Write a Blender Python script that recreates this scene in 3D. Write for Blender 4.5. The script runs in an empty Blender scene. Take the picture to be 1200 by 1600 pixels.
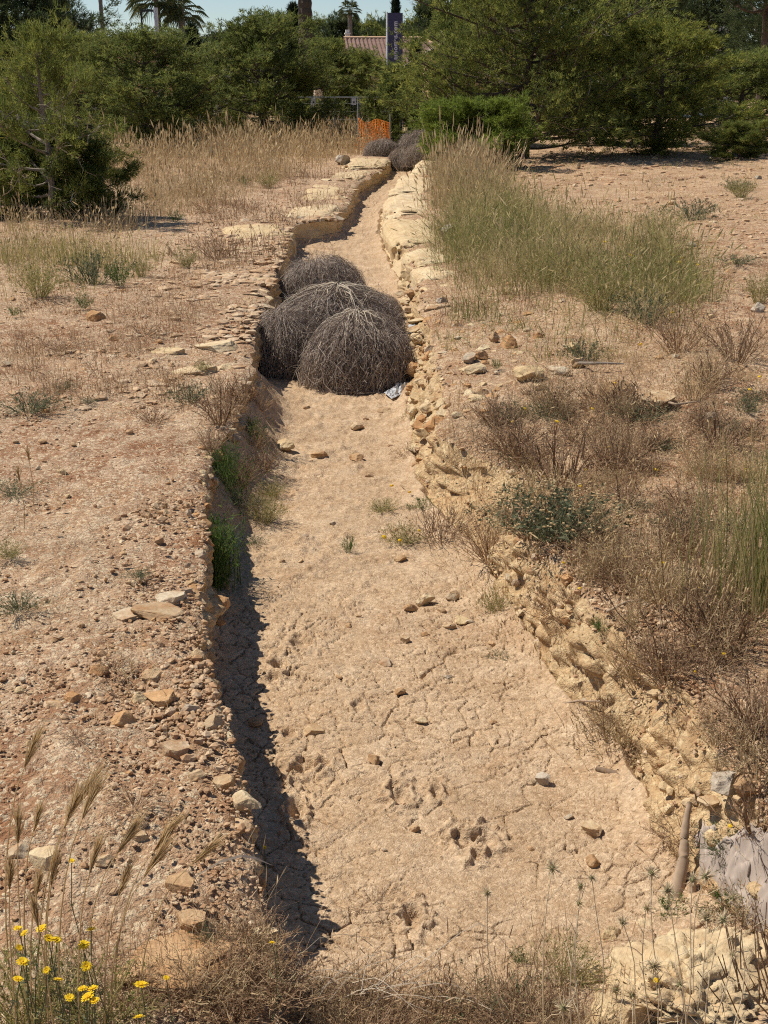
import bpy, math, random
import numpy as np
from mathutils import Vector, Matrix, Euler

# ------------------------------------------------------------------ camera, sky, sun, exposure
scene = bpy.context.scene
COL = scene.collection
F_PX, HOR, VPX, CAM_Z = 2000.0, 124.0, 365.0, 2.8          # focal length in photo pixels, horizon row, channel vanishing column
PITCH = math.atan((800 - HOR) / F_PX)
YAW = math.atan((600 - VPX) * math.cos(PITCH) / F_PX)
cam_d = bpy.data.cameras.new('camera')
cam = bpy.data.objects.new('camera', cam_d); COL.objects.link(cam)
cam.location = (0, 0, CAM_Z)
cam.rotation_euler = (math.pi / 2 - PITCH, 0, -YAW)
cam_d.sensor_fit = 'VERTICAL'; cam_d.sensor_height = 24; cam_d.lens = F_PX / 1600 * 24
cam_d.clip_start = 0.05; cam_d.clip_end = 3000
scene.camera = cam

SUN_EL, SUN_DIR = math.radians(56), Vector((-0.88, 0.42, 0)).normalized()     # towards the sun
sun_vec = Vector((SUN_DIR.x * math.cos(SUN_EL), SUN_DIR.y * math.cos(SUN_EL), math.sin(SUN_EL)))
world = bpy.data.worlds.new('World'); scene.world = world; world.use_nodes = True
wn = world.node_tree
sky = wn.nodes.new('ShaderNodeTexSky'); sky.sky_type = 'NISHITA'; sky.sun_disc = False
sky.sun_elevation = SUN_EL; sky.sun_rotation = math.atan2(SUN_DIR.x, SUN_DIR.y)
sky.altitude = 1500; sky.air_density = 1.0; sky.dust_density = 0.2; sky.ozone_density = 2.0
wn.nodes['Background'].inputs[1].default_value = 0.085
wn.links.new(sky.outputs[0], wn.nodes['Background'].inputs[0])
sl = bpy.data.lights.new('sun', 'SUN'); sl.energy = 5.0; sl.angle = math.radians(0.53); sl.color = (1.0, 0.94, 0.84)
so = bpy.data.objects.new('sun', sl); COL.objects.link(so)
so.rotation_euler = sun_vec.to_track_quat('Z', 'Y').to_euler()
so.location = (-20, 10, 40)
scene.view_settings.view_transform = 'Standard'; scene.view_settings.look = 'None'
scene.view_settings.exposure = 0.16; scene.view_settings.gamma = 1.0
scene.cycles.use_denoising = False; scene.cycles.filter_width = 1.15
scene.cycles.max_bounces = 4; scene.cycles.diffuse_bounces = 2; scene.cycles.transparent_max_bounces = 4; scene.cycles.use_adaptive_sampling = True; scene.cycles.adaptive_threshold = 0.02

# ------------------------------------------------------------------ projecting a photo pixel onto the ground of the place
_cp, _sp, _cy, _sy = math.cos(PITCH), math.sin(PITCH), math.cos(YAW), math.sin(YAW)
def ray(px, py):
    a, b = (px - 600) / F_PX, (py - 800) / F_PX
    f = np.array([_sy * _cp, _cy * _cp, -_sp]); r = np.array([_cy, -_sy, 0]); u = np.array([_sy * _sp, _cy * _sp, _cp])
    return f + a * r - b * u
def P(px, py, z):
    d = ray(px, py); t = (z - CAM_Z) / d[2]
    return np.array([d[0] * t, d[1] * t, z])
def PD(px, py, dist):
    d = ray(px, py); t = dist / d[1]
    return np.array([d[0] * t, d[1] * t, CAM_Z + d[2] * t])

# ------------------------------------------------------------------ noise
def _h(ix, iy, iz, seed):
    with np.errstate(over='ignore'):
        h = (ix.astype(np.int64) * 374761393 + iy.astype(np.int64) * 668265263 + iz.astype(np.int64) * 2147483647 + seed * 1274126177) & 0xffffffff
        h = ((h ^ (h >> 13)) * 1274126177) & 0xffffffff
        h = ((h ^ (h >> 16)) * 2246822519) & 0xffffffff
        h = h ^ (h >> 15)
    return (h & 0xffffff) / float(0xffffff)
def vn2(x, y, seed=0):
    x = np.asarray(x, float); y = np.asarray(y, float)
    ix, iy = np.floor(x), np.floor(y); fx, fy = x - ix, y - iy
    u, v = fx * fx * (3 - 2 * fx), fy * fy * (3 - 2 * fy); z = np.zeros_like(ix)
    a, b, c, d = _h(ix, iy, z, seed), _h(ix + 1, iy, z, seed), _h(ix, iy + 1, z, seed), _h(ix + 1, iy + 1, z, seed)
    return ((a * (1 - u) + b * u) * (1 - v) + (c * (1 - u) + d * u) * v) * 2 - 1
def vn3(x, y, z, seed=0):
    iz = np.floor(z); fz = z - iz; w = fz * fz * (3 - 2 * fz)
    ix, iy = np.floor(x), np.floor(y); fx, fy = x - ix, y - iy
    u, v = fx * fx * (3 - 2 * fx), fy * fy * (3 - 2 * fy)
    def lay(k):
        a, b, c, d = _h(ix, iy, k, seed), _h(ix + 1, iy, k, seed), _h(ix, iy + 1, k, seed), _h(ix + 1, iy + 1, k, seed)
        return (a * (1 - u) + b * u) * (1 - v) + (c * (1 - u) + d * u) * v
    return (lay(iz) * (1 - w) + lay(iz + 1) * w) * 2 - 1
def fbm2(x, y, f=1, o=4, g=.5, seed=0):
    s = 0; a = 1; t = 0
    for i in range(o):
        s = s + a * vn2(np.asarray(x) * f + i * 17.3, np.asarray(y) * f - i * 9.1, seed + i); t += a; a *= g; f *= 2.03
    return s / t
def fbm3(x, y, z, f=1, o=3, g=.5, seed=0):
    s = 0; a = 1; t = 0
    for i in range(o):
        s = s + a * vn3(x * f + i * 7.7, y * f, z * f - i * 3.1, seed + i); t += a; a *= g; f *= 2.03
    return s / t
def voro2(x, y, seed=0):
    ix, iy = np.floor(x), np.floor(y); f1 = np.full(x.shape, 9.); f2 = np.full(x.shape, 9.); cid = np.zeros(x.shape)
    zz = np.zeros_like(ix)
    for dx in (-1, 0, 1):
        for dy in (-1, 0, 1):
            cx, cy_ = ix + dx, iy + dy
            qx, qy = cx + _h(cx, cy_, zz, seed), cy_ + _h(cx, cy_, zz + 5, seed)
            d = np.hypot(qx - x, qy - y)
            near = d < f1
            f2 = np.where(near, f1, np.minimum(f2, d)); cid = np.where(near, _h(cx, cy_, zz + 9, seed), cid); f1 = np.where(near, d, f1)
    return f1, f2, cid
def sm(t):
    t = np.clip(t, 0, 1); return t * t * (3 - 2 * t)

# ------------------------------------------------------------------ materials (all procedural)
def new_mat(name):
    m = bpy.data.materials.new(name); m.use_nodes = True
    nt = m.node_tree; return m, nt, nt.nodes['Principled BSDF']
def N(nt, typ, **kw):
    n = nt.nodes.new(typ)
    for k, v in kw.items(): setattr(n, k, v)
    return n
def ramp(nt, fac, stops):
    r = N(nt, 'ShaderNodeValToRGB'); e = r.color_ramp.elements
    while len(e) < len(stops): e.new(0.5)
    for el, (p, c) in zip(e, stops): el.position = p; el.color = (*c, 1)
    nt.links.new(fac, r.inputs[0]); return r.outputs[0]
def noise(nt, vec, scale, detail=4, rough=.55):
    n = N(nt, 'ShaderNodeTexNoise'); n.inputs['Scale'].default_value = scale; n.inputs['Detail'].default_value = detail
    n.inputs['Roughness'].default_value = rough
    if vec is not None: nt.links.new(vec, n.inputs['Vector'])
    return n.outputs[0]
def mixc(nt, fac, a, b, mode='MIX'):
    n = N(nt, 'ShaderNodeMix', data_type='RGBA', blend_type=mode)
    for s, v in ((n.inputs[0], fac), (n.inputs[6], a), (n.inputs[7], b)):
        if isinstance(v, (int, float)): s.default_value = v
        elif isinstance(v, tuple): s.default_value = (*v, 1)
        else: nt.links.new(v, s)
    return n.outputs[2]
def mth(nt, op, a, b=0.0):
    n = N(nt, 'ShaderNodeMath', operation=op)
    for s, v in ((n.inputs[0], a), (n.inputs[1], b)):
        if isinstance(v, (int, float)): s.default_value = v
        else: nt.links.new(v, s)
    return n.outputs[0]
def soil(name, c_main, c_pale, c_red, chip=0.5, bump=0.5, red_scale=0.7, grit=70, patch=(0.45, 0.7), lump=1.1):
    m, nt, b = new_mat(name)
    pos = N(nt, 'ShaderNodeNewGeometry').outputs['Position']
    big = noise(nt, pos, red_scale, 5, .6); mid = noise(nt, pos, 5.5, 6, .65); fine = noise(nt, pos, 38, 5, .7)
    c = mixc(nt, ramp(nt, big, [(patch[0], (0, 0, 0)), (patch[1], (1, 1, 1))]), c_main, c_red)
    c = mixc(nt, ramp(nt, mid, [(0.42, (0, 0, 0)), (0.68, (1, 1, 1))]), c, c_pale)
    vo = N(nt, 'ShaderNodeTexVoronoi'); vo.inputs['Scale'].default_value = grit
    nz = N(nt, 'ShaderNodeTexNoise'); nz.inputs['Scale'].default_value = 26; nz.inputs['Detail'].default_value = 5; nt.links.new(pos, nz.inputs['Vector'])
    vm = N(nt, 'ShaderNodeVectorMath', operation='MULTIPLY_ADD'); nt.links.new(nz.outputs['Color'], vm.inputs[0]); vm.inputs[1].default_value = (.07, .07, .07); nt.links.new(pos, vm.inputs[2]); nt.links.new(vm.outputs[0], vo.inputs['Vector'])
    sep = N(nt, 'ShaderNodeSeparateColor'); nt.links.new(vo.outputs['Color'], sep.inputs[0])
    chips = mth(nt, 'MULTIPLY', ramp(nt, sep.outputs[0], [(0.62, (0, 0, 0)), (0.8, (1, 1, 1))]), chip)
    c = mixc(nt, chips, c, tuple(min(.75, v * 1.35 + .04) for v in c_pale))
    dk = mth(nt, 'MULTIPLY', ramp(nt, sep.outputs[1], [(0.7, (0, 0, 0)), (0.9, (1, 1, 1))]), 0.35)
    c = mixc(nt, dk, c, tuple(v * .62 for v in c_red))
    c = mixc(nt, 0.7, c, ramp(nt, fine, [(0.3, (.6, .56, .52)), (0.7, (1.28, 1.26, 1.24))]), 'MULTIPLY')
    c = mixc(nt, 0.6, c, ramp(nt, noise(nt, pos, 1.7, 6, .7), [(0.3, (.72, .68, .64)), (0.5, (1, 1, 1)), (0.72, (1.18, 1.17, 1.15))]), 'MULTIPLY')
    if name == 'earth_wall':
        sp = N(nt, 'ShaderNodeSeparateXYZ'); nt.links.new(pos, sp.inputs[0]); far_ = mth(nt, 'MULTIPLY', mth(nt, 'SUBTRACT', sp.outputs[1], 15.0), 0.35); far_.node.use_clamp = True
        c = mixc(nt, far_, c, mixc(nt, ramp(nt, mid, [(0.35, (0, 0, 0)), (0.7, (1, 1, 1))]), (.64, .5, .31), (.52, .36, .2)))
    nt.links.new(c, b.inputs['Base Color'])
    b.inputs['Roughness'].default_value = 0.95; b.inputs['Specular IOR Level'].default_value = 0.12
    hgt = mth(nt, 'ADD', mth(nt, 'MULTIPLY', fine, 1.0), mth(nt, 'MULTIPLY', vo.outputs['Distance'], -0.4))
    hgt = mth(nt, 'ADD', hgt, mth(nt, 'MULTIPLY', noise(nt, pos, 14, 5, .7), lump))
    hgt = mth(nt, 'ADD', hgt, mth(nt, 'MULTIPLY', noise(nt, pos, 160, 2, .6), 0.3))
    bp = N(nt, 'ShaderNodeBump'); bp.inputs['Strength'].default_value = bump; bp.inputs['Distance'].default_value = 0.02
    nt.links.new(hgt, bp.inputs['Height']); nt.links.new(bp.outputs[0], b.inputs['Normal'])
    return m
def stone_mat(name, cols, bump=.6, scale=1.0, attr=False):
    m, nt, b = new_mat(name)
    pos = N(nt, 'ShaderNodeNewGeometry').outputs['Position']
    if attr:
        a = N(nt, 'ShaderNodeAttribute', attribute_name='rnd'); fac = a.outputs['Fac']
    else:
        fac = N(nt, 'ShaderNodeObjectInfo').outputs['Random']
    base = ramp(nt, fac, [(i / max(1, len(cols) - 1), c) for i, c in enumerate(cols)])
    n1 = noise(nt, pos, 9 * scale, 6, .65); n2 = noise(nt, pos, 45 * scale, 5, .7)
    c = mixc(nt, ramp(nt, n1, [(0.4, (0, 0, 0)), (0.7, (1, 1, 1))]), base, tuple(cols[len(cols) // 2][i] * (.72, .6, .5)[i] for i in range(3)))
    c = mixc(nt, 0.55, c, ramp(nt, n2, [(0.3, (.62, .6, .56)), (0.7, (1.2, 1.2, 1.2))]), 'MULTIPLY')
    nt.links.new(c, b.inputs['Base Color'])
    b.inputs['Roughness'].default_value = 0.92; b.inputs['Specular IOR Level'].default_value = 0.15
    bp = N(nt, 'ShaderNodeBump'); bp.inputs['Strength'].default_value = bump; bp.inputs['Distance'].default_value = 0.02
    nt.links.new(mth(nt, 'ADD', mth(nt, 'MULTIPLY', n1, 1.2), mth(nt, 'MULTIPLY', n2, 0.5)), bp.inputs['Height']); nt.links.new(bp.outputs[0], b.inputs['Normal'])
    return m
def veg(name, cols, trans=.3, vary=.25):
    m, nt, b = new_mat(name)
    a = N(nt, 'ShaderNodeAttribute', attribute_name='rnd')
    c = ramp(nt, a.outputs['Fac'], [(i / max(1, len(cols) - 1), k) for i, k in enumerate(cols)])
    oi = N(nt, 'ShaderNodeObjectInfo').outputs['Random']
    c = mixc(nt, vary, c, ramp(nt, oi, [(0, (.6, .65, .7)), (.5, (1, 1, 1)), (1, (1.35, 1.25, 1.0))]), 'MULTIPLY')
    nt.links.new(c, b.inputs['Base Color']); b.inputs['Roughness'].default_value = .75; b.inputs['Specular IOR Level'].default_value = .2
    if trans > 0:
        t = N(nt, 'ShaderNodeBsdfTranslucent'); nt.links.new(c, t.inputs[0])
        mx = N(nt, 'ShaderNodeMixShader'); mx.inputs[0].default_value = trans
        nt.links.new(b.outputs[0], mx.inputs[1]); nt.links.new(t.outputs[0], mx.inputs[2])
        nt.links.new(mx.outputs[0], nt.nodes['Material Output'].inputs[0])
    return m
def plain(name, col, rough=.7, metal=0, var=.2, scale=8, spec=.3):
    m, nt, b = new_mat(name)
    pos = N(nt, 'ShaderNodeNewGeometry').outputs['Position']
    c = mixc(nt, noise(nt, pos, scale, 5, .6), tuple(v * (1 - var) for v in col), tuple(min(1, v * (1 + var)) for v in col))
    nt.links.new(c, b.inputs['Base Color']); b.inputs['Roughness'].default_value = rough; b.inputs['Metallic'].default_value = metal
    b.inputs['Specular IOR Level'].default_value = spec
    return m

M = {}
M['floor'] = soil('dry_mud', (.455, .312, .186), (.55, .41, .27), (.40, .25, .14), chip=.35, bump=.6, lump=.25, red_scale=.9, grit=95, patch=(.5, .72))
M['left'] = soil('stony_pink_soil', (.46, .29, .168), (.59, .43, .285), (.33, .165, .085), chip=.65, bump=1.0, lump=.8, red_scale=.8, grit=60, patch=(.42, .60))
M['right'] = soil('stony_orange_soil', (.43, .265, .148), (.56, .405, .26), (.31, .15, .075), chip=.6, bump=1.0, lump=.8, red_scale=.9, grit=60, patch=(.42, .66))
M['wall'] = soil('earth_wall', (.49, .33, .175), (.58, .43, .25), (.42, .25, .12), chip=.35, bump=.8, red_scale=2.2, grit=45)
LIME = [(.46, .33, .2), (.55, .42, .26), (.5, .32, .17), (.6, .5, .35), (.44, .36, .27)]
M['stone'] = stone_mat('limestone', LIME)
M['cream'] = stone_mat('cream_limestone', [(.62, .49, .3), (.66, .53, .34), (.6, .45, .25)], bump=.8, scale=.7)
M['white_stone'] = stone_mat('whitish_stone', [(.5, .43, .34), (.46, .39, .3)])
M['orange_stone'] = stone_mat('orange_stone', [(.5, .28, .13), (.55, .34, .17)])
M['gravel'] = stone_mat('gravel_chips', [(.38, .225, .125), (.46, .30, .18), (.52, .35, .21), (.57, .415, .265), (.62, .49, .34)], bump=.3, attr=True)
M['pine'] = veg('pine_needles', [(.055, .08, .022), (.14, .17, .042), (.26, .275, .065), (.40, .39, .105)], .45, .55)
M['pine_dark'] = veg('dark_pine_needles', [(.035, .055, .025), (.08, .105, .042), (.15, .175, .065)], .4, .25)
M['pine_bright'] = veg('bright_pine_needles', [(.07, .11, .018), (.17, .22, .035), (.28, .32, .06)], .45, .2)
M['bark'] = plain('bark', (.10, .075, .055), .95, 0, .45, 20)
M['bark_pale'] = plain('pale_bark', (.24, .2, .16), .95, 0, .4, 20)
M['dry_grass'] = veg('dry_grass', [(.30, .2, .1), (.46, .335, .18), (.59, .46, .27), (.36, .245, .125)], .3)
M['green_grass'] = veg('green_grass', [(.13, .155, .04), (.25, .25, .08), (.42, .34, .15), (.54, .42, .22)], .4)
M['fresh_green'] = veg('fresh_green', [(.045, .09, .018), (.09, .15, .032), (.17, .22, .065)], .4)
M['grey_green'] = veg('grey_green', [(.09, .11, .06), (.16, .17, .09), (.24, .23, .13)], .25)
M['brown_twig'] = veg('brown_twigs', [(.14, .08, .045), (.27, .165, .095), (.38, .25, .145), (.5, .36, .22)], .2)
M['tumble'] = veg('tumbleweed_twigs', [(.15, .112, .088), (.27, .205, .16), (.38, .3, .235), (.5, .41, .33)], .12, .1)
M['tumble_pale'] = veg('pale_branch', [(.40, .32, .23), (.55, .46, .35)], 0, .1)
M['straw'] = veg('straw', [(.52, .37, .19), (.66, .5, .28), (.42, .27, .12)], .35, .1)
M['yellow'] = veg('yellow_petals', [(.80, .52, .01), (.85, .62, .03)], .3, .1)
M['yellow_eye'] = plain('flower_centre', (.62, .33, .01), .9)
M['thistle'] = veg('thistle_head', [(.5, .38, .22), (.68, .56, .38), (.26, .25, .12)], .25, .2)
M['wood'] = plain('weathered_wood', (.36, .26, .175), .9, 0, .4, 30)
M['wood_dark'] = plain('dark_wood', (.2, .135, .085), .9, 0, .4, 30)
M['grey_cloth'] = plain('grey_cloth', (.41, .335, .275), .9, 0, .25, 14)
M['plastic'] = plain('grey_plastic', (.46, .46, .46), .4, 0, .3, 14, .5)
M['steel'] = plain('galvanised_steel', (.36, .38, .38), .5, .5, .15)
M['white_plate'] = plain('white_plate', (.8, .8, .8), .5, 0, .05)
M['ink'] = plain('dark_print', (.04, .04, .05), .6, 0, .1)
M['orange_net'] = veg('orange_net', [(.85, .24, .04), (.95, .36, .07)], .45, .05)
M['navy'] = plain('navy_panel', (.06, .055, .12), .5, 0, .15)
M['sign_edge'] = plain('pale_edge', (.6, .62, .65), .5, 0, .1)
M['letters'] = plain('pale_letters', (.78, .74, .8), .6, 0, .03)
M['roof'] = plain('terracotta', (.2, .125, .098), .9, 0, .3, 3)
M['render'] = plain('cream_render', (.62, .52, .38), .9, 0, .1, 2)
M['peach'] = plain('peach_render', (.62, .40, .25), .9, 0, .1, 2)
M['white_render'] = plain('white_render', (.75, .72, .67), .9, 0, .08, 2)
M['glass'] = plain('window_glass', (.03, .04, .05), .15, 0, .1)
M['slate'] = plain('blue_grey_screen', (.2, .215, .245), .9, 0, .15, 3)
M['palm'] = veg('palm_leaf', [(.05, .075, .03), (.10, .13, .05), (.2, .19, .09)], .25)
M['cypress'] = veg('cypress_leaf', [(.01, .018, .010), (.022, .036, .016), (.04, .055, .022)], .1)

# ------------------------------------------------------------------ mesh and object helpers
def mk(name, V, F, mat=None, rnd=None, smooth=False):
    """V (n,3); F (m,3) or (m,4) int; rnd per vertex."""
    V = np.ascontiguousarray(V, dtype=np.float32); F = np.ascontiguousarray(F, dtype=np.int32)
    me = bpy.data.meshes.new(name); k = F.shape[1]
    me.vertices.add(len(V)); me.vertices.foreach_set('co', V.ravel())
    me.loops.add(F.size); me.loops.foreach_set('vertex_index', F.ravel())
    me.polygons.add(len(F)); me.polygons.foreach_set('loop_start', np.arange(0, F.size, k, dtype=np.int32))
    me.polygons.foreach_set('use_smooth', np.full(len(F), smooth))
    me.update(calc_edges=True)
    if rnd is not None:
        at = me.attributes.new('rnd', 'FLOAT', 'POINT'); at.data.foreach_set('value', np.ascontiguousarray(rnd, dtype=np.float32))
    if mat is not None: me.materials.append(M[mat] if isinstance(mat, str) else mat)
    return me
class MB:
    """collects triangles"""
    def __init__(s): s.v = []; s.f = []; s.r = []; s.n = 0
    def add(s, V, F, r=0.5):
        V = np.asarray(V, float).reshape(-1, 3); F = np.asarray(F, int)
        if F.shape[1] == 4: F = np.concatenate([F[:, [0, 1, 2]], F[:, [0, 2, 3]]])
        s.v.append(V); s.f.append(F + s.n); s.r.append(np.broadcast_to(np.asarray(r, float), (len(V),))); s.n += len(V); return s
    def mesh(s, name, mat, smooth=False): return mk(name, np.concatenate(s.v), np.concatenate(s.f), mat, np.concatenate(s.r), smooth)
def link(name, data, parent=None, loc=None, rot=None, scale=None):
    o = bpy.data.objects.new(name, data); COL.objects.link(o)
    if parent is not None: o.parent = parent
    if loc is not None: o.location = [float(v) for v in loc]
    if rot is not None: o.rotation_euler = rot
    if scale is not None: o.scale = (scale,) * 3 if isinstance(scale, (int, float)) else scale
    return o
def tag(o, label=None, cat=None, group=None, kind=None):
    if label: o['label'] = label
    if cat: o['category'] = cat
    if group: o['group'] = group
    if kind: o['kind'] = kind
    return o
def thing(name, label, cat, loc=(0, 0, 0), rz=0, group=None):
    return tag(link(name, None, None, loc, (0, 0, rz)), label, cat, group)
def ribbons(C, W, side=None, rng=None):
    """C (n,k,3) strands, W (n,k) or (n,1) widths -> V, F(quads), strand index per vertex"""
    n, k, _ = C.shape; W = np.broadcast_to(W, (n, k))
    T = C[:, -1] - C[:, 0]
    if side is None:
        a = rng.uniform(0, 2 * math.pi, n); side = np.stack([np.cos(a), np.sin(a), rng.uniform(-.3, .3, n)], 1)
    side = side - T * (np.sum(side * T, 1) / np.maximum(1e-9, np.sum(T * T, 1)))[:, None]
    side /= np.linalg.norm(side, axis=1)[:, None] + 1e-9
    A = C - side[:, None] * W[..., None] / 2; B = C + side[:, None] * W[..., None] / 2
    V = np.stack([A, B], 2).reshape(-1, 3)
    i = np.arange(n)[:, None] * 2 * k + np.arange(k - 1)[None] * 2
    F = np.stack([i, i + 1, i + 3, i + 2], -1).reshape(-1, 4)
    return V, F, np.repeat(np.arange(n), 2 * k)
def tubes(C, R, sides=5):
    n, k, _ = C.shape; R = np.broadcast_to(R, (n, k))
    T = np.gradient(C, axis=1); T /= np.linalg.norm(T, axis=2)[..., None] + 1e-9
    ref = np.where(np.abs(T[..., 2:3]) < .8, np.array([0, 0, 1.]), np.array([1., 0, 0]))
    U = np.cross(T, ref); U /= np.linalg.norm(U, axis=2)[..., None] + 1e-9; Wv = np.cross(T, U)
    a = np.arange(sides) / sides * 2 * math.pi
    V = C[:, :, None] + (U[:, :, None] * np.cos(a)[:, None] + Wv[:, :, None] * np.sin(a)[:, None]) * R[..., None, None]
    idx = np.arange(n * k * sides).reshape(n, k, sides)
    a0, a1 = idx[:, :-1], idx[:, 1:]
    F = np.stack([a0, np.roll(a0, -1, 2), np.roll(a1, -1, 2), a1], -1).reshape(-1, 4)
    return V.reshape(-1, 3), F, np.repeat(np.arange(n), k * sides)
def box(x0, x1, y0, y1, z0, z1):
    V = np.array([(x, y, z) for x in (x0, x1) for y in (y0, y1) for z in (z0, z1)], float)
    F = np.array([(0, 1, 3, 2), (4, 6, 7, 5), (0, 4, 5, 1), (2, 3, 7, 6), (0, 2, 6, 4), (1, 5, 7, 3)])
    return V, F
def ico(sub):
    import bmesh
    bm = bmesh.new(); bmesh.ops.create_icosphere(bm, subdivisions=sub, radius=1)
    V = np.array([v.co for v in bm.verts]); F = np.array([[v.index for v in f.verts] for f in bm.faces]); bm.free()
    return V, F
ICO = {s: ico(s) for s in (1, 2, 3, 4, 5, 6)}
def rock_vf(seed, sub=2, cuts=9, rough=.08, lo=.55, hi=.92, nf=1.8, slab=False, block=False):
    if block:
        r = np.random.default_rng(seed); V, F = ICO[sub]; V = np.sign(V) * np.abs(V) ** .42; q = V * np.array([1, 2.2, .6]) + seed * 3.7
        k = fbm3(q[:, 0], q[:, 1], q[:, 2], 1.3, 5, .58, seed); st = fbm3(q[:, 0] * .6, q[:, 1] * .6, q[:, 2] * 3, 2.0, 4, .6, seed + 4); pt = np.clip(fbm3(q[:, 0], q[:, 1], q[:, 2], 5, 3, .6, seed + 9), 0, 1)
        V = V * (1 + .22 * k + .10 * st - .12 * pt)[:, None]; return V / np.abs(V).max(0), F
    r = np.random.default_rng(seed); V, F = ICO[sub]; V = V.copy()
    for i in range(cuts):
        n = r.normal(size=3)
        if slab: n[2] *= .22
        n /= np.linalg.norm(n); d = r.uniform(lo, hi)
        e = V @ n - d; V -= np.where(e > 0, e, 0)[:, None] * n
    if slab:
        V[:, 2] = np.clip(V[:, 2], -.5, .5)
    q = V + seed * 3.7
    k = fbm3(q[:, 0], q[:, 1], q[:, 2], nf, 3 if sub < 4 else 5, .55, seed)
    rd = 1 - 2 * np.abs(fbm3(q[:, 0] + 9, q[:, 1], q[:, 2] * 1.8, nf * 1.6, 3 if sub < 4 else 4, .55, seed + 7))
    V = V * (1 + rough * 1.6 * k - rough * .8 * np.clip(rd, 0, 1))[:, None]
    return V / np.abs(V).max(0), F
ROCKS = {}
def rock_mesh(kind, mat, k):
    key = (kind, mat, k)
    if key not in ROCKS:
        sub, cuts, rough, lo, hi = {'small': (2, 10, .10, .45, .9), 'mid': (3, 11, .13, .45, .9), 'big': (5, 16, .20, .55, .9), 'slab': (4, 12, .07, .45, .9), 'block': (5, 5, .07, .8, 1.05)}[kind]
        V, F = rock_vf(k * 13 + {'small': 1, 'mid': 2, 'big': 3, 'slab': 4, 'block': 5}[kind], sub, cuts, rough, lo, hi, 1.8, kind == 'slab', kind == 'block')
        ROCKS[key] = mk('rock', V, F, mat, None, kind in ('big', 'block'))
    return ROCKS[key]

# ------------------------------------------------------------------ the lie of the land
def edge_fn(pts, z):
    q = np.array([P(x, y, z)[:2] for x, y in pts]); q = q[np.argsort(q[:, 1])]
    return q[:, 1], q[:, 0]
LY, LX = edge_fn([(445, 1600), (432, 1440), (412, 1330), (396, 1240), (358, 1130), (324, 1010), (318, 930), (322, 880), (320, 800), (312, 760), (322, 700),
                  (362, 640), (388, 600), (396, 540), (424, 450), (448, 395), (458, 352), (520, 342), (546, 318), (556, 290), (598, 264), (612, 252)], .5)
RY, RX = edge_fn([(1230, 1600), (1110, 1440), (1040, 1340), (968, 1200), (880, 1110), (822, 1010), (776, 920), (728, 860), (668, 800), (648, 750), (642, 690), (638, 630),
                  (638, 590), (642, 520), (630, 470), (606, 430), (592, 395), (592, 350), (612, 318), (638, 292), (652, 268)], 0.)
def Lf(Y): return np.interp(Y, LY, LX, left=LX[0], right=None) + np.maximum(0, Y - LY[-1]) * .12
def Rf(Y): return np.interp(Y, RY, RX) + np.maximum(0, Y - RY[-1]) * .12
def Ljag(Y): return Lf(Y) + .05 * fbm2(Y, 0 * Y, 2.3, 4, .6, 11) * (1 + Y / 25) + .012 * vn2(Y * 22, 0 * Y, 12)
def Rjag(Y): return Rf(Y) + .06 * fbm2(Y, 0 * Y + 5, 2.1, 4, .6, 21) * (1 + Y / 25)
def bump1(Y, a, b, s): return sm((Y - a) / s) * sm((b - Y) / s)
def batter(Y): return .13 + .12 * bump1(Y, 8.6, 13, .8) + .42 * bump1(Y, 6.9, 8.7, .6) + .05 * sm((6.3 - Y) / 2) + .25 * sm((Y - 17) / 4)
def fore(Y): return .75 * sm((2.4 - Y) / 2.0) - .14 * bump1(Y, .9, 4.1, 1.0)
def farz(Y): return -.55 * sm((Y - 44) / 26)
def zl(X, Y): return .5 + fore(Y) + farz(Y) + .05 * sm((Y - 9) / 5)
def zr(X, Y, d): return .50 + .06 * bump1(Y, 8.8, 13, .8) + fore(Y) * .8 + farz(Y) + .22 * (1 - np.exp(-np.maximum(d, 0) / 2.5)) - .12 * bump1(Y, 6.8, 8.8, .6) * np.exp(-np.maximum(d, 0) / .8)
def zf(X, Y): return .30 * sm((3.9 - Y) / 1.6) + .75 * sm((2.4 - Y) / 2.0) + .17 * sm((Y - 15) / 7) + .2 * sm((Y - 42) / 8) + farz(Y) * .5
def low_noise(X, Y): return .045 * fbm2(X, Y, .55, 3, .5, 31) * np.clip(.5 + Y / 14, 0, 2.2) + .022 * fbm2(X, Y, 2.6, 3, .5, 37)
def ground_z(X, Y):
    X = np.asarray(X, float); Y = np.asarray(Y, float)
    L, R = Ljag(Y), Rjag(Y); RT = R + batter(Y)
    dl, dr = L - X, X - RT
    z = zf(X, Y) + .012 * fbm2(X, Y, 1.8, 3, .5, 41) + .26 * bump1(Y, 7.4, 12.2, .9) * np.exp(-(np.maximum(X - L, 0) / .2) ** 2)
    ln = low_noise(X, Y)
    w = np.clip((X - R) / np.maximum(.05, RT - R), 0, 1)
    z = np.where(X > R, z * (1 - w) + (zr(X, Y, dr) + ln) * w, z)
    z = np.where(dr > 0, zr(X, Y, dr) + ln, z)
    return np.where(dl > 0, zl(X, Y) + ln, z)
def gz(x, y): return float(ground_z(np.array([x]), np.array([y]))[0])
def G(px, py):
    """the point of the ground that shows at a photo pixel: march along the ray"""
    d = ray(px, py); t = np.linspace(1.5, 120, 6000); t = np.concatenate([np.linspace(1.5, 25, 4000), t[t > 25]])
    q = d[None] * t[:, None]; q[:, 2] += CAM_Z
    hit = np.nonzero(q[:, 2] <= ground_z(q[:, 0], q[:, 1]))[0]
    return q[hit[0]] if len(hit) else q[-1]

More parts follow.
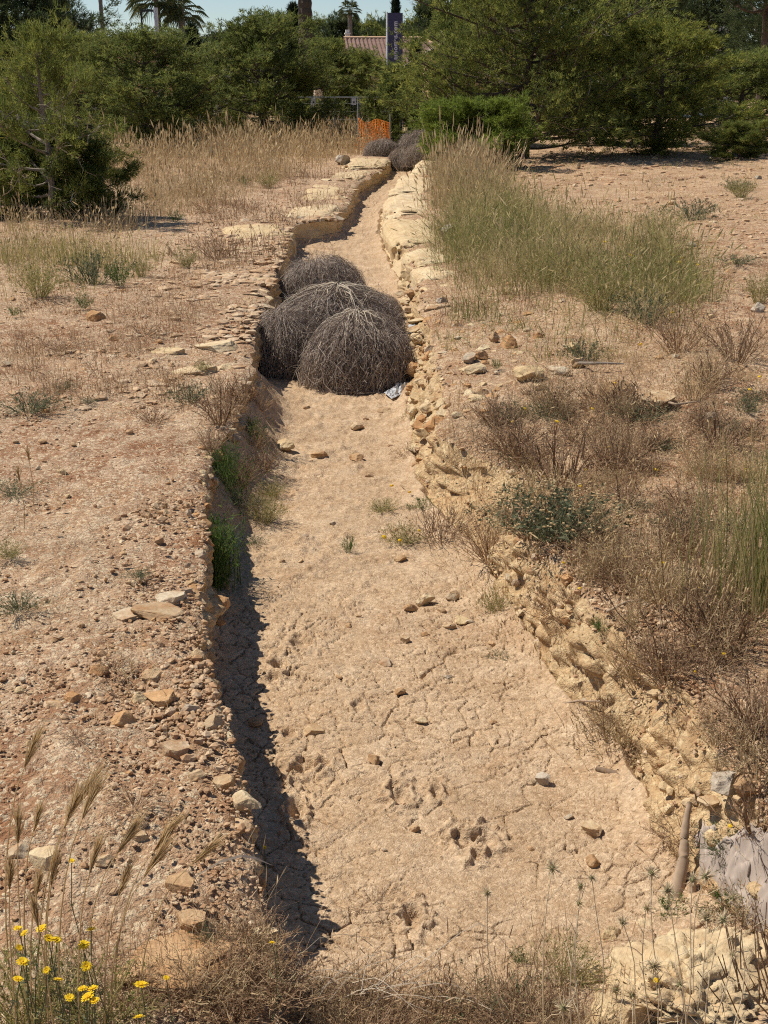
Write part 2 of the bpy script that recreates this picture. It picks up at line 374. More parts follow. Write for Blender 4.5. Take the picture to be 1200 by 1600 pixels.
rows = np.concatenate([np.linspace(-70, 2.2, 22)[:-1], 1 / np.linspace(1 / 2.2, 1 / 20., 560)[:-1], 1 / np.linspace(1 / 20., 1 / 46., 110), 46 * (900 / 46.) ** np.linspace(0, 1, 34)[1:]])
Yr = rows[:, None]
nL, nW1, nF, nW2, nR = 184, 26, 330, 48, 206
def lat(t, Y, inner, outer):
    ins = np.maximum(1.4, inner * np.abs(Y)); return np.where(t < .86, ins * (t / .86) ** 1.25, ins + (t - .86) / .14 * (outer + 2.2 * np.abs(Y))) 
Lj, Rj = Ljag(rows)[:, None], Rjag(rows)[:, None]; bat = batter(rows)[:, None]
inY = sm((rows - 1.2) / .8)[:, None]
def pebbly(X, Y, amp):
    s = 0
    for k, (sc, a) in enumerate(((7., .030), (16., .016), (34., .008))):
        f1, f2, cid = voro2(X * sc + .6 * vn2(X * sc, Y * sc, 3), Y * sc, 50 + k)
        s = s + a * np.clip(.62 - f1, 0, 1) * (cid > .5 + .1 * k) * (.5 + cid)
    return s * amp
def ledge(X, Y, d):
    """flat broken bedding planes of the limestone"""
    q = fbm2(X * 1.0, Y * .45, 1.5, 4, .55, 71); st = np.floor(q * 7) / 7
    return st
# left bank
t = np.linspace(0, 1, nL)[None]; X = Lj - lat(t, Yr, .30, 40.); Yg = np.broadcast_to(Yr, X.shape)
d = Lj - X
zL_ = ground_z(np.minimum(X, Lj - 1e-4), Yg)
near = np.clip(1 - np.abs(Yg) / 60, 0, 1)
rocky = np.exp(-d / .35) * .9 + .25 * sm((fbm2(X, Yg, .8, 2, .5, 66) + .1) * 2)
zL_ = zL_ + near * (pebbly(X, Yg, .45) * sm(.5 + 1.6 * fbm2(X, Yg, .9, 2, .5, 67)) + .030 * fbm2(X, Yg, 6, 4, .68, 61) + .06 * rocky * ledge(X, Yg, d)) - .05 * np.exp(-d / .06) - .03
VL = np.stack([X, Yg + 0 * X, zL_], -1)
# floor: fine rows near the camera (mud cracks), coarser ones beyond
FEET = [(475, 1200, .05, .035, .03), (505, 1196, .03, .022, .02), (625, 1244, .035, .045, .035), (683, 1240, .025, .025, .022), (729, 1317, .045, .04, .035), (760, 1316, .03, .035, .025), (462, 1271, .03, .05, .04), (436, 1040, .035, .05, .03), (428, 1062, .03, .03, .02),
        (470, 1005, .05, .05, .02), (700, 1238, .02, .03, .012), (745, 1340, .02, .02, .02), (645, 1440, .03, .04, .03), (560, 1105, .03, .03, .015), (452, 1148, .03, .03, .02)]
def floor_grid(rw, nc, fine):
    Yc = rw[:, None]; lj, rj = Ljag(rw)[:, None], Rjag(rw)[:, None]; x0 = lj - .16; x1 = rj + .22
    X = x0 + (x1 - x0) * np.linspace(0, 1, nc)[None]; Yg = np.broadcast_to(Yc, X.shape)
    z = zf(X, Yg) + .012 * fbm2(X, Yg, 1.8, 3, .5, 41) + .008 * fbm2(X, Yg, 6, 3, .6, 81) + .3 * pebbly(X, Yg, .8) * sm(fbm2(X, Yg, 1.1, 2, .5, 82) * 2 + .6)
    z = z + .08 * np.exp(-np.maximum(X - lj, 0) / .07) + .26 * bump1(Yg, 7.4, 12.2, .9) * np.exp(-(np.maximum(X - lj, 0) / .2) ** 2) + .07 * np.exp(-np.maximum(rj - X, 0) / .09) * (Yg < 60) - .2 * np.clip((X - rj) / .2, 0, 1)
    if not fine: return np.stack([X, Yg + 0 * X, z - .010 * sm((8.1 - Yg) / .3) * (Yg > 5) - .006 * (Yg < 5) + (.35 + .65 * sm((np.abs(Yg) - 7.8) / 1.2)) * (.024 * fbm2(X, Yg, 7, 4, .7, 85) + .9 * pebbly(X, Yg, 1.))], -1)
    z = z + .0032 * fbm2(X, Yg, 30, 3, .65, 87) + .003 * np.clip(fbm2(X, Yg, 14, 3, .6, 88), 0, 1) * 3 * sm(fbm2(X, Yg, 1.7, 2, .5, 89) * 3 + .3)
    wx, wy = X + .035 * fbm2(X, Yg, 6, 4, .6, 83), Yg + .035 * fbm2(X, Yg, 6, 4, .6, 84); crk = np.zeros_like(X); z = z + sm((Yg - 5.6) / 2) * (.014 * fbm2(X, Yg, 9, 3, .7, 86) + .6 * pebbly(X, Yg, 1.))
    for sc, wd, dep, sd, lo in ((5.4, .034, .036, 90, -.15), (11.5, .042, .026, 91, -.08)):
        f1, f2, cid = voro2(wx * sc, wy * sc, sd)
        msk = sm((fbm2(X, Yg, 2.0, 3, .5, sd + 3) - lo + .34) * 2.8) * sm((7.5 - Yg) / 1.6)
        wdt = wd * msk * (.25 + 1.5 * np.abs(fbm2(X, Yg, 5, 2, .5, sd + 5)))
        crk = np.maximum(crk, dep * np.clip(1.6 - 1.6 * (f2 - f1) / np.maximum(1e-4, wdt), 0, 1) * np.clip(wdt / (wd * .6), 0, 1) * (msk > .05))
        z = z + (.005 * (cid - .5) + .0035 * sm((f2 - f1) * 4) - .002) * msk          # curled-up plates between the cracks
    z -= crk
    for (px, py, rx, ry, dep) in FEET:
        c = P(px, py, 0); a = ((X - c[0]) / rx) ** 2 + ((Yg - c[1]) / (ry * 1.6)) ** 2
        a = a * (1 + .7 * vn2(X * 40, Yg * 40, 97)); a = np.maximum(a, 0)
        z += np.where(a < 9, dep * 1.3 * (.45 * np.exp(-(np.sqrt(a) - 1.5) ** 2 * 3) - np.exp(-a ** 2)), 0)
    return np.stack([X, Yg + 0 * X, z], -1)
FG1 = floor_grid(1 / np.linspace(1 / 3.25, 1 / 7.8, 660), 375, True)
FG2 = floor_grid(np.concatenate([np.linspace(-70, 2.2, 12), np.linspace(2.21, 3.27, 60)]), 110, False)
FG3 = floor_grid(np.concatenate([1 / np.linspace(1 / 7.76, 1 / 46., 330), 46 * (900 / 46.) ** np.linspace(0, 1, 20)[1:]]), 150, False)
t = np.array([[0., 1.]]); X = np.concatenate([Lj - .02, Rj], 1); Yg = np.broadcast_to(Yr, X.shape); VF = np.stack([X, Yg, zf(X, Yg) - .03], -1)
# right bank
t = np.linspace(0, 1, nR)[None]; RTj = Rj + bat; X = RTj + lat(t, Yr, .55, 40.); Yg = np.broadcast_to(Yr, X.shape); d = X - RTj
zR_ = ground_z(np.maximum(X, RTj + 1e-4), Yg)
near = np.clip(1 - np.abs(Yg) / 60, 0, 1)
zR_ = zR_ + near * (pebbly(X, Yg, 1.0) + .02 * fbm2(X, Yg, 8, 3, .6, 161) + .05 * np.exp(-d / .3) * ledge(X, Yg, d)) - .04 * np.exp(-d / .07) - .03
VR = np.stack([X, Yg + 0 * X, zR_], -1)
def wall(A, B, n, seed, amp, flip):
    w = np.linspace(0, 1, n)[None, :, None]; C = A[:, None] * (1 - w) + B[:, None] * w
    k = np.sin(np.pi * w[..., 0]) ** .5
    f1, f2, cid = voro2(C[..., 1] * 5.5, C[..., 2] * 9 + C[..., 0] * 4, seed)
    nn = amp * (fbm3(C[..., 0], C[..., 1], C[..., 2] * 1.6, 4.5, 4, .6, seed) * 1.1 + .9 * (np.clip(.6 - f1, 0, 1) * (.3 + cid) - .15)) * k
    C[..., 0] += nn * flip; C[..., 2] += .25 * np.abs(nn) * k
    return C
W1 = wall(VL[:, 0], VF[:, 0], nW1, 201, .13, 1)
W2 = wall(VF[:, -1], VR[:, 0], nW2, 202, .11, -1)
def sheet(name, G_, mat, flip=False):
    r, c, _ = G_.shape; i = np.arange(r * c).reshape(r, c)
    F = np.stack([i[:-1, :-1], i[:-1, 1:], i[1:, 1:], i[1:, :-1]], -1).reshape(-1, 4)
    if flip: F = F[:, ::-1]
    return link(name, mk(name, G_.reshape(-1, 3), F, mat, None, True))
tag(sheet('left_bank', VL, 'left', True), kind='structure'); 
vs, fs, n_ = [], [], 0
for G_ in (FG1, FG2, FG3):
    r_, c_, _ = G_.shape; i_ = np.arange(r_ * c_).reshape(r_, c_) + n_; n_ += r_ * c_; vs.append(G_.reshape(-1, 3)); fs.append(np.stack([i_[:-1, :-1], i_[:-1, 1:], i_[1:, 1:], i_[1:, :-1]], -1).reshape(-1, 4))
tag(link('channel_floor', mk('channel_floor', np.concatenate(vs), np.concatenate(fs), 'floor', None, True)), kind='structure')
tag(sheet('right_bank', VR, 'right'), kind='structure')
wall_l = tag(sheet('channel_wall', W1, 'wall'), 'eroded earth and rock side wall of the channel, in shade', 'wall')
wall_r = tag(sheet('channel_wall', W2, 'wall'), 'sunlit crumbling side wall of the channel with ochre stones', 'wall')
for w_ in (wall_l, wall_r): w_['kind'] = 'thing'

def scale_at(p): return F_PX / float(np.dot(np.array(p) - np.array([0, 0, CAM_Z]), np.array([_sy * _cp, _cy * _cp, -_sp])))
rg = np.random.default_rng(7); random.seed(7)

# ------------------------------------------------------------------ rocks and stones
def stone(px, py, wpx, hr=.6, mat='stone', kind='mid', label=None, group=None, name='loose_stone', cat='stone', k=None, dr=.8, rz=None, parent=None, sink=.22, z=None):
    p = G(px, py); s = scale_at(p); w = wpx / s / 2; bank = -.035 if p[2] > .3 else 0.
    k = random.randrange(10) if k is None else k
    o = link(name, rock_mesh(kind, mat, k), parent, (p[0], p[1] + w * .3 + (.0 if kind != 'slab' else w * .3), p[2] + bank + w * hr * (1 - 2 * sink) if z is None else z),
             (random.uniform(-.15, .15), random.uniform(-.15, .15), random.uniform(0, 6.28) if rz is None else rz), (w, w * dr, w * hr))
    if parent is None: tag(o, label, cat, group)
    return o
FL = ('small pale stone lying loose on the dry mud channel floor', 'loose stones on the channel floor')
for (x, y, w, hr) in [(602, 648, 26, .5), (558, 671, 24, .6), (573, 658, 13, .6), (498, 716, 30, .45), (579, 749, 19, .6), (475, 841, 16, .5), (627, 877, 20, .6), (708, 938, 27, .7), (642, 955, 25, .55),
                      (702, 984, 23, .5), (665, 995, 15, .6), (625, 1086, 21, .6), (648, 1298, 17, .6), (402, 1136, 27, .7), (690, 958, 18, .6), (735, 975, 14, .6), (545, 980, 12, .6), (560, 965, 12, .6), (470, 880, 12, .6),
                      (520, 820, 11, .6), (610, 700, 12, .6), (480, 640, 13, .6), (520, 660, 10, .6), (440, 880, 12, .6), (770, 1010, 16, .6), (800, 1060, 18, .6), (850, 1150, 16, .6), (905, 1190, 20, .6), (560, 1250, 12, .5),
                      (770, 1130, 12, .5), (700, 1060, 12, .6), (530, 1060, 12, .5), (420, 1190, 16, .6), (435, 1165, 14, .6), (890, 1280, 16, .6), (830, 1330, 14, .6), (960, 1330, 20, .5), (600, 1330, 11, .6)]:
    stone(x, y, w, hr, 'stone', 'small', FL[0], FL[1])
stone(444, 702, 36, .55, 'cream', 'mid', 'knobbly pale rock on the channel floor beside the dry plants of the shaded wall')
stone(558, 721, 30, .5, 'stone', 'mid', 'squarish flat stone in mid channel floor, nearer than the tumbleweeds')
stone(665, 946, 34, .75, 'cream', 'mid', 'largest rounded stone of the small heap on the channel floor')
stone(721, 974, 30, .35, 'cream', 'mid', 'thin pale flat chip of stone in the small heap on the channel floor')
stone(631, 1003, 22, .6, 'stone', 'mid', 'dark-shadowed stone just below the small heap on the channel floor')
stone(604, 1039, 30, .4, 'stone', 'mid', 'low wedge-shaped stone with a long shadow on the cracked mud')
stone(660, 1132, 24, .7, 'cream', 'mid', 'upright nub of pale stone in the middle of the cracked mud')
stone(587, 1194, 27, .7, 'stone', 'mid', 'rounded clod with a sharp shadow between the mud cracks')
stone(850, 1228, 32, .8, 'white_stone', 'mid', 'whitish block casting a dark shadow on the cracked mud near the bank')
stone(927, 1306, 44, .5, 'stone', 'mid', 'flat rounded stone bedded in the mud at the foot of the sunlit wall')
stone(928, 1352, 32, .6, 'stone', 'mid', 'rough brown stone on the mud below the flat rounded one')
stone(492, 1147, 38, .4, 'stone', 'mid', 'low crusty clod of mud close to the shaded wall')
stone(351, 924, 30, .6, 'stone', 'mid', 'brown stone lying in the shadow under the green tufts')

LB = ('small pale stone lying on the reddish left bank', 'loose stones on the left bank')
r2 = random.Random(3)
for i in range(110):
    y = 440 + 1000 * r2.random() ** 1.2; x = r2.uniform(0, 400 if y < 560 else 300)
    w = r2.choice([8, 9, 10, 11, 12, 14, 17]) * (1.0 if y < 800 else 1.15)
    stone(x, y, w, r2.uniform(.4, .75), r2.choice(['stone', 'stone', 'stone', 'cream', 'orange_stone']), 'small', LB[0], LB[1])
for (x, y, w, hr, m, lab) in [(153, 495, 38, .75, 'orange_stone', 'rounded orange boulder alone on the left bank'),
        (340, 545, 85, .22, 'cream', 'broad pale yellow slab set in the left bank near the tumbleweeds'),
        (262, 548, 60, .16, 'cream', 'low flat pale slab beside the broad yellow one'),
        (352, 572, 34, .5, 'cream', 'pale block at the lip of the channel level with the tumbleweeds'),
        (300, 580, 90, .12, 'cream', 'thin whitish rock sheet flush with the left bank'),
        (177, 527, 16, .9, 'orange_stone', 'small upright orange stone near the rounded boulder'),
        (235, 960, 110, .13, 'stone', 'worn bedrock slab at the lip of the left bank'),
        (200, 958, 70, .12, 'stone', 'long narrow ridge of bedrock running to the lip'),
        (265, 935, 60, .3, 'stone', 'tilted bedrock flake above the worn slab'),
        (312, 925, 34, .7, 'stone', 'rounded stone perched on the lip above the worn slab'),
        (294, 920, 30, .7, 'stone', 'tan stone tucked beside the perched one on the lip'),
        (311, 1018, 32, .9, 'cream', 'pale knob of rock at the very edge, below the worn slab'),
        (298, 1062, 22, .9, 'orange_stone', 'small orange cobble at the edge of the left bank'),
        (118, 1085, 40, .7, 'orange_stone', 'angular pink stone on the left bank with a flat lit face'),
        (80, 1092, 36, .6, 'stone', 'dull brown stone left of the angular pink one'),
        (192, 1122, 42, .8, 'orange_stone', 'dark ochre rock with a deep shadow in the rubble of the left bank'),
        (215, 1085, 30, .9, 'cream', 'yellowish upright rock behind the dark ochre one'),
        (250, 1092, 60, .45, 'orange_stone', 'long reddish stone lying in the rubble of the left bank'),
        (298, 1100, 34, .7, 'stone', 'tan rock between the long reddish stone and the edge'),
        (335, 1125, 36, .9, 'stone', 'brown block sticking out of the left bank edge'),
        (245, 1050, 50, .5, 'stone', 'reddish clod of earth and stone above the long reddish stone'),
        (150, 1040, 44, .5, 'stone', 'pinkish lump in the rubble of the left bank'),
        (385, 1245, 52, .55, 'cream', 'pale rounded stone capping the left bank edge'),
        (352, 1215, 40, .7, 'stone', 'angular tan stone behind the pale capping stone'),
        (310, 1205, 36, .6, 'stone', 'brown stone set back from the pale capping stone'),
        (275, 1175, 60, .5, 'stone', 'broad brown lump of rock and soil above the capping stones'),
        (165, 1335, 44, .5, 'white_stone', 'greyish white stone among the barley ears'),
        (60, 1345, 60, .6, 'cream', 'pale block at the picture edge behind the barley ears'),
        (30, 1325, 46, .6, 'stone', 'brownish stone at the picture edge beside the pale block'),
        (275, 1385, 62, .45, 'white_stone', 'grey-pink stone half buried in the pebbly near bank'),
        (205, 1302, 60, .25, 'white_stone', 'flat chalky patch of stone on the near left bank'),
        (415, 1470, 56, .8, 'cream', 'pale faceted rock at the near left corner of the channel'),
        (300, 1445, 60, .6, 'white_stone', 'whitish lump in the near bank above the big rounded rock'),
        (378, 1435, 36, .9, 'white_stone', 'grey upright stone at the lip beside the faceted rock')]:
    stone(x, y, w, hr, {'white_stone': 'stone'}.get(m, m) if y > 1100 else m, 'slab' if w > 55 else 'mid', lab, name='bank_stone', rz=random.uniform(-.4, .4), sink=.42)
stone(285, 1520, 240, .30, 'stone', 'big', 'big rounded tan rock behind the yellow flowers', name='boulder', cat='rock', k=2, rz=.2, sink=.45)
RB = ('small pale stone lying on the orange-brown right bank', 'loose stones on the right bank')
for i in range(130):
    y = 262 + 1000 * r2.random() ** 1.6; x = r2.uniform(max(700, 640 + (y - 700) * .75), 1200)
    w = r2.choice([7, 8, 9, 10, 12, 14, 18]) * (.6 if y < 420 else 1.0)
    stone(x, y, w, r2.uniform(.4, .75), r2.choice(['stone', 'stone', 'stone', 'cream', 'orange_stone']), 'small', RB[0], RB[1])
for (x, y, w, hr, m, lab) in [(972, 612, 56, .55, 'stone', 'rounded pale boulder among brown plants on the right bank'),
        (1035, 632, 72, .45, 'stone', 'long blocky pale stone next to the rounded boulder'),
        (1113, 652, 30, .6, 'white_stone', 'whitish pitted stone alone on the right bank'),
        (835, 590, 62, .5, 'cream', 'pale slab at the end of the row of stones under the tall grass'),
        (870, 582, 46, .5, 'stone', 'tan stone by the twig at the end of the row under the grass'),
        (908, 570, 40, .55, 'stone', 'brown rounded stone where the grey twig starts'),
        (895, 545, 26, .8, 'cream', 'ochre cube-like stone at the edge of the tall grass'),
        (798, 540, 30, .9, 'orange_stone', 'orange upright stone in front of the tall grass'),
        (842, 525, 18, .8, 'orange_stone', 'little orange stone inside the tall grass edge'),
        (772, 530, 18, 1.2, 'stone', 'grey standing sliver of stone before the tall grass'),
        (748, 580, 44, .5, 'cream', 'pale flat-topped stone of the rubble beside the green sprig'),
        (755, 558, 28, .7, 'orange_stone', 'orange stone behind the green sprig'),
        (735, 562, 28, .8, 'stone', 'ochre stone at the start of the row under the grass'),
        (820, 575, 40, .3, 'stone', 'tilted thin slab leaning in the row of stones'),
        (742, 622, 36, .45, 'cream', 'pale egg-shaped stone lying on the rubble slope'),
        (715, 648, 24, .6, 'cream', 'small pale stone low on the rubble slope'),
        (690, 470, 20, .7, 'white_stone', 'pale stone beside the channel in the grass'),
        (702, 372, 30, 1.1, 'white_stone', 'grey pitted stone standing at the grass edge'),
        (1140, 1228, 64, .8, 'white_stone', 'white-sided block with dark front face on the near right bank'),
        (1172, 1232, 50, .8, 'stone', 'brown block touching the white-sided one'),
        (1112, 1262, 44, .4, 'stone', 'flat stone before the white-sided block'),
        (886, 903, 28, .8, 'orange_stone', 'orange cobble on top of the sunlit wall'),
        (955, 1000, 30, .5, 'cream', 'pale chip among dry twigs on top of the sunlit wall'),
        (1025, 1080, 28, .6, 'cream', 'yellowish pebble-like stone under the dark brush'),
        (1185, 485, 24, .9, 'white_stone', 'bright white stone near the right picture edge'),
        (1080, 382, 17, .6, 'white_stone', 'white stone on the open stony ground'),
        (1052, 318, 18, .5, 'stone', 'brown stone on the open ground below the pines'),
        (905, 262, 9, 1.5, 'cream', 'upright pale stump of stone below the pines'),
        (1185, 278, 12, .7, 'white_stone', 'pale stone under the yellow-green bush'),
        (535, 255, 26, .8, 'white_stone', 'whitish boulder standing beyond the end of the left ledge')]:
    stone(x, y, w, hr, m, 'mid', lab, name='bank_stone', rz=random.uniform(-.5, .5), sink=.16)
# large limestone ledges of the channel
def ledge_block(px, py, D, sx, sy, sz, rz, k, lab, z, mat='cream', tilt=(0, 0)):
    p = PD(px, py, D)
    return tag(link('limestone_ledge', rock_mesh('big', mat, k), None, (p[0], p[1], z), (tilt[0], tilt[1], rz), (sx, sy, sz)), lab, 'rock')
def block(x, y, sx, sy, top, sz, rz, k, lab=None, par=None, tilt=(0, 0)):
    o = link('limestone_ledge' if par is None else 'stone', rock_mesh('block', 'cream', k), par, (x, y, top - sz), (tilt[0], tilt[1], rz), (sx, sy, sz))
    return tag(o, lab, 'rock') if par is None else o
q = PD(402, 365, 20.6); block(q[0], q[1], .60, .62, .60, .34, .12, 3, 'broad smooth cream ledge on the left of the channel behind the tumbleweeds', tilt=(.10, 0))
def along(Y, side, off): return (float(Lf(Y)) - off if side < 0 else float(Rf(Y)) + off), math.atan2(-(float(Lf(Y + .8) - Lf(Y - .8)) if side < 0 else float(Rf(Y + .8) - Rf(Y - .8))), 1.6)
for (Y, side, off, sx, sy, top, k, lab) in [(20.8, 1, .50, .48, 2.2, .62, 5, 'long smooth cream limestone ledge edging the right side of the channel'), (25.3, 1, .55, .52, 2.2, .60, 4, 'second pale ledge continuing the right edge of the channel'), (30.5, 1, .6, .58, 2.9, .58, 2, 'far pale ledge edging the right side of the channel near the grass'),
        (36.5, 1, .65, .6, 3.0, .58, 7, 'farthest pale ledge on the right before the green bush'), (37.6, -1, .62, .66, 2.3, .64, 6, 'flat-topped pale block at the far end of the left ledge'), (32.5, -1, .5, .5, 2.4, .60, 8, 'pale broken ledge leading to the flat-topped block'), (27.8, -1, .55, .55, 2.2, .60, 1, 'broken limestone ledge along the left of the channel bend'), (24.0, -1, .5, .5, 1.6, .58, 9, 'low pale shelf of rock beside the broad smooth ledge')]:
    x_, rz_ = along(Y, side, off); block(x_, Y, sx, sy, top, .42 if side > 0 else .36, rz_, k, lab)
for (Y, side, off, sx, sy, top, k) in [(17.6, 1, .42, .34, .8, .56, 0), (16.2, 1, .38, .30, .6, .54, 3), (14.8, 1, .36, .26, .55, .52, 8), (13.6, 1, .34, .24, .5, .5, 1)]:
    x_, rz_ = along(Y, side, off); block(x_, Y, sx, sy, top, .34, rz_ + .1, k, None, wall_r)
p = G(1075, 1572)
V, F = rock_vf(77, 6, 10, .13, .62, .9, 1.6); q_ = V * 1.0
pit = np.clip(fbm3(q_[:, 0], q_[:, 1], q_[:, 2], 5.5, 4, .65, 3) - .05, 0, 1); lay = np.abs(fbm3(q_[:, 0], q_[:, 1], q_[:, 2] * 2.2, 3.2, 4, .6, 5)); V = V * (1 - .38 * pit - .16 * np.clip(.22 - lay, 0, 1) / .22)[:, None]
PITTED = mk('pitted_rock', V / np.abs(V).max(0), F, 'cream', None, True)
tag(link('boulder', PITTED, None, (p[0] + .03, p[1] + .06, p[2] - .06), (.1, .05, .5), (.37, .34, .25)), 'big cream pitted limestone rock behind the thistles', 'rock')
p = G(965, 1598)
tag(link('boulder', rock_mesh('mid', 'cream', 9), None, (p[0], p[1], p[2] + .02), (0, .1, .2), (.10, .09, .09)), 'smaller yellow rock at the corner of the big pitted one', 'rock')

# stones bedded in the channel walls
def wall_stones(par, W, ncol, n, ylo, yhi, wmin, wmax, lo, hi, mats, flat, name='stone', kind='small', rgn=random.Random(9), out=0.0, sinkw=.5):
    for i in range(n):
        Y = ylo + (yhi - ylo) * rgn.random(); r = int(np.argmin(np.abs(rows - Y))); c = int(min(ncol - 1, max(0, (lo + (hi - lo) * rgn.random()) * (ncol - 1))))
        q = W[r, c]; w = rgn.uniform(wmin, wmax) / 2
        link(name, rock_mesh(kind, rgn.choice(mats), rgn.randrange(10)), par, (q[0] + out, q[1], q[2] - w * flat[0] * sinkw), (rgn.uniform(-.25, .25), rgn.uniform(-.25, .25), rgn.uniform(0, 6.28)), (w, w * rgn.uniform(.7, 1), w * rgn.uniform(*flat)))
wall_stones(wall_r, W2, nW2, 120, 8.9, 13.2, .06, .2, .0, 1, ['cream', 'stone', 'orange_stone', 'cream'], (.45, .8), kind='mid')
wall_stones(wall_r, W2, nW2, 55, 3.9, 7.2, .03, .085, .1, 1, ['stone', 'cream'], (.6, .9))
wall_stones(wall_r, W2, nW2, 34, 13, 17.5, .1, .3, .1, 1, ['cream', 'stone'], (.35, .6), kind='mid')
wall_stones(wall_r, VR, 40, 70, 8.8, 13, .05, .17, .0, 1, ['cream', 'stone', 'orange_stone'], (.4, .7), kind='mid')
wall_stones(wall_r, VR, 14, 20, 13, 40, .12, .4, .0, .8, ['cream', 'stone'], (.25, .5), kind='mid')
wall_stones(wall_l, VL, 34, 80, 11, 24, .12, .42, .12, 1, ['cream', 'stone', 'cream'], (.22, .4), kind='mid', sinkw=1.0)
wall_stones(wall_l, VL, 26, 34, 22, 40, .15, .4, .0, 1, ['cream', 'stone'], (.2, .45), kind='mid')
wall_stones(wall_l, VL, 14, 70, 3.6, 10.5, .03, .11, .0, 1, ['stone', 'stone', 'cream', 'orange_stone'], (.5, .8))
wall_stones(wall_l, W1, nW1, 60, 3.6, 11, .05, .14, .0, .8, ['stone', 'stone', 'orange_stone'], (.6, .9), kind='mid')

# gravel: tens of thousands of chips, one mass per bank
TPL = [rock_vf(300 + i, 1, 8, .14, .4, .9)[0] for i in range(14)]; FT = ICO[1][1]
def gravel(name, label, n, fx, ypow, smin, smax, seed, far=1.0, ymax=45., ymin=2.6, cl=1.7, thick=(.4, .8), rl=(0, 1)):
    r = np.random.default_rng(seed); u = r.random(n); Y = 1 / (1 / ymin + (1 / ymax - 1 / ymin) * u ** ypow); X = fx(r, Y)
    kp = r.random(n) < np.clip(.55 + cl * fbm2(X, Y, 1.3, 3, .55, seed + 70), .06, 1); X, Y = X[kp], Y[kp]; n = len(X)
    Z = ground_z(X, Y) - .009 - .019 * ((X < Ljag(Y)) | (X > Rjag(Y) + batter(Y)))
    s = np.exp(r.uniform(math.log(smin), math.log(smax), n)) * (.55 + Y / 9 * far)
    TP = np.array(TPL)[r.integers(0, 14, n)] * (s[:, None] * np.stack([np.ones(n), r.uniform(.6, 1, n), r.uniform(*thick, n)], 1))[:, None]
    a = r.uniform(0, 6.28, n); c_, s_ = np.cos(a)[:, None], np.sin(a)[:, None]
    V = np.stack([TP[..., 0] * c_ - TP[..., 1] * s_, TP[..., 0] * s_ + TP[..., 1] * c_, TP[..., 2]], -1) + np.stack([X, Y, Z], 1)[:, None]
    k = V.shape[1]; F = (FT[None] + (np.arange(n) * k)[:, None, None]).reshape(-1, 3)
    o = link(name, mk(name, V.reshape(-1, 3), F, 'gravel', np.repeat(rl[0] + (rl[1] - rl[0]) * r.random(n), k)))
    return tag(o, label, 'gravel', kind='stuff')
gravel('gravel', 'small mixed stone chips strewn over the left bank', 19000, lambda r, Y: Ljag(Y) - r.random(len(Y)) ** 1.15 * (.26 * Y + .5), .95, .0032, .013, 1)
gravel('gravel', 'small mixed stone chips strewn over the right bank', 14000, lambda r, Y: Rjag(Y) + batter(Y) * r.random(len(Y)) ** .3 + r.random(len(Y)) ** 1.15 * (.46 * Y), .95, .0035, .015, 2)
gravel('gravel', 'fine crumbs of dry mud and stone on the channel floor', 5200, lambda r, Y: Ljag(Y) + (Rjag(Y) - Ljag(Y)) * r.beta(.8, .6, len(Y)), 1.1, .002, .009, 3, .7, 40.)
gravel('gravel', 'crumbled stones fallen along the sunlit wall', 3000, lambda r, Y: Rjag(Y) + (r.random(len(Y)) ** 1.3 - .45) * (batter(Y) + .15), .9, .004, .018, 4, 1., 30.)

for (x, y, w, hr, lab) in [(955, 1470, 40, .7, 'pale lump leaning on the upper left of the big pitted rock'), (930, 1530, 46, .8, 'yellow lump on the left flank of the big pitted rock'), (1010, 1450, 34, .6, 'small cream lump on the far rim of the big pitted rock'), (1000, 1290, 30, .8, 'cream stone in the wall below the dark broken branch'), (1020, 1320, 26, .8, 'yellow stone in the wall beside the pale post'),
                           (1045, 1375, 28, 1., 'pale yellow stone at the foot of the pale post'), (1160, 1240, 26, .6, 'small stone under the brown block'), (960, 1240, 22, .6, 'pale stone at the tip of the dark broken branch')]:
    stone(x, y, w, hr, 'cream', 'mid', lab, name='bank_stone', sink=.3)
gravel('rubble', 'clods and broken rock heaped along the near left lip', 1300, lambda r, Y: Ljag(Y) - np.abs(r.normal(0, .33, len(Y))), 1., .010, .034, 5, .5, 7.2, 3.6, 2.2, (.55, .9))
gravel('rubble', 'flaky bits of pale bedrock along the left lip beside the tumbleweeds', 1500, lambda r, Y: Ljag(Y) - np.abs(r.normal(0, .7, len(Y))), .8, .014, .055, 6, .8, 24., 9.5, 2.2, (.22, .45), (.55, 1))
gravel('rubble', 'pale stones scattered over the open ground before the right-hand pines', 5200, lambda r, Y: Rjag(Y) + 2.0 + r.random(len(Y)) * (.42 * Y), .8, .008, .027, 7, 1., 42., 13., 1.4, (.35, .7))
gravel('rubble', 'broken stones crusting the top of the near sunlit wall', 1100, lambda r, Y: Rjag(Y) + batter(Y) + np.abs(r.normal(0, .25, len(Y))) - .05, 1., .008, .028, 8, .5, 8., 3.6, 1.2, (.5, .85))
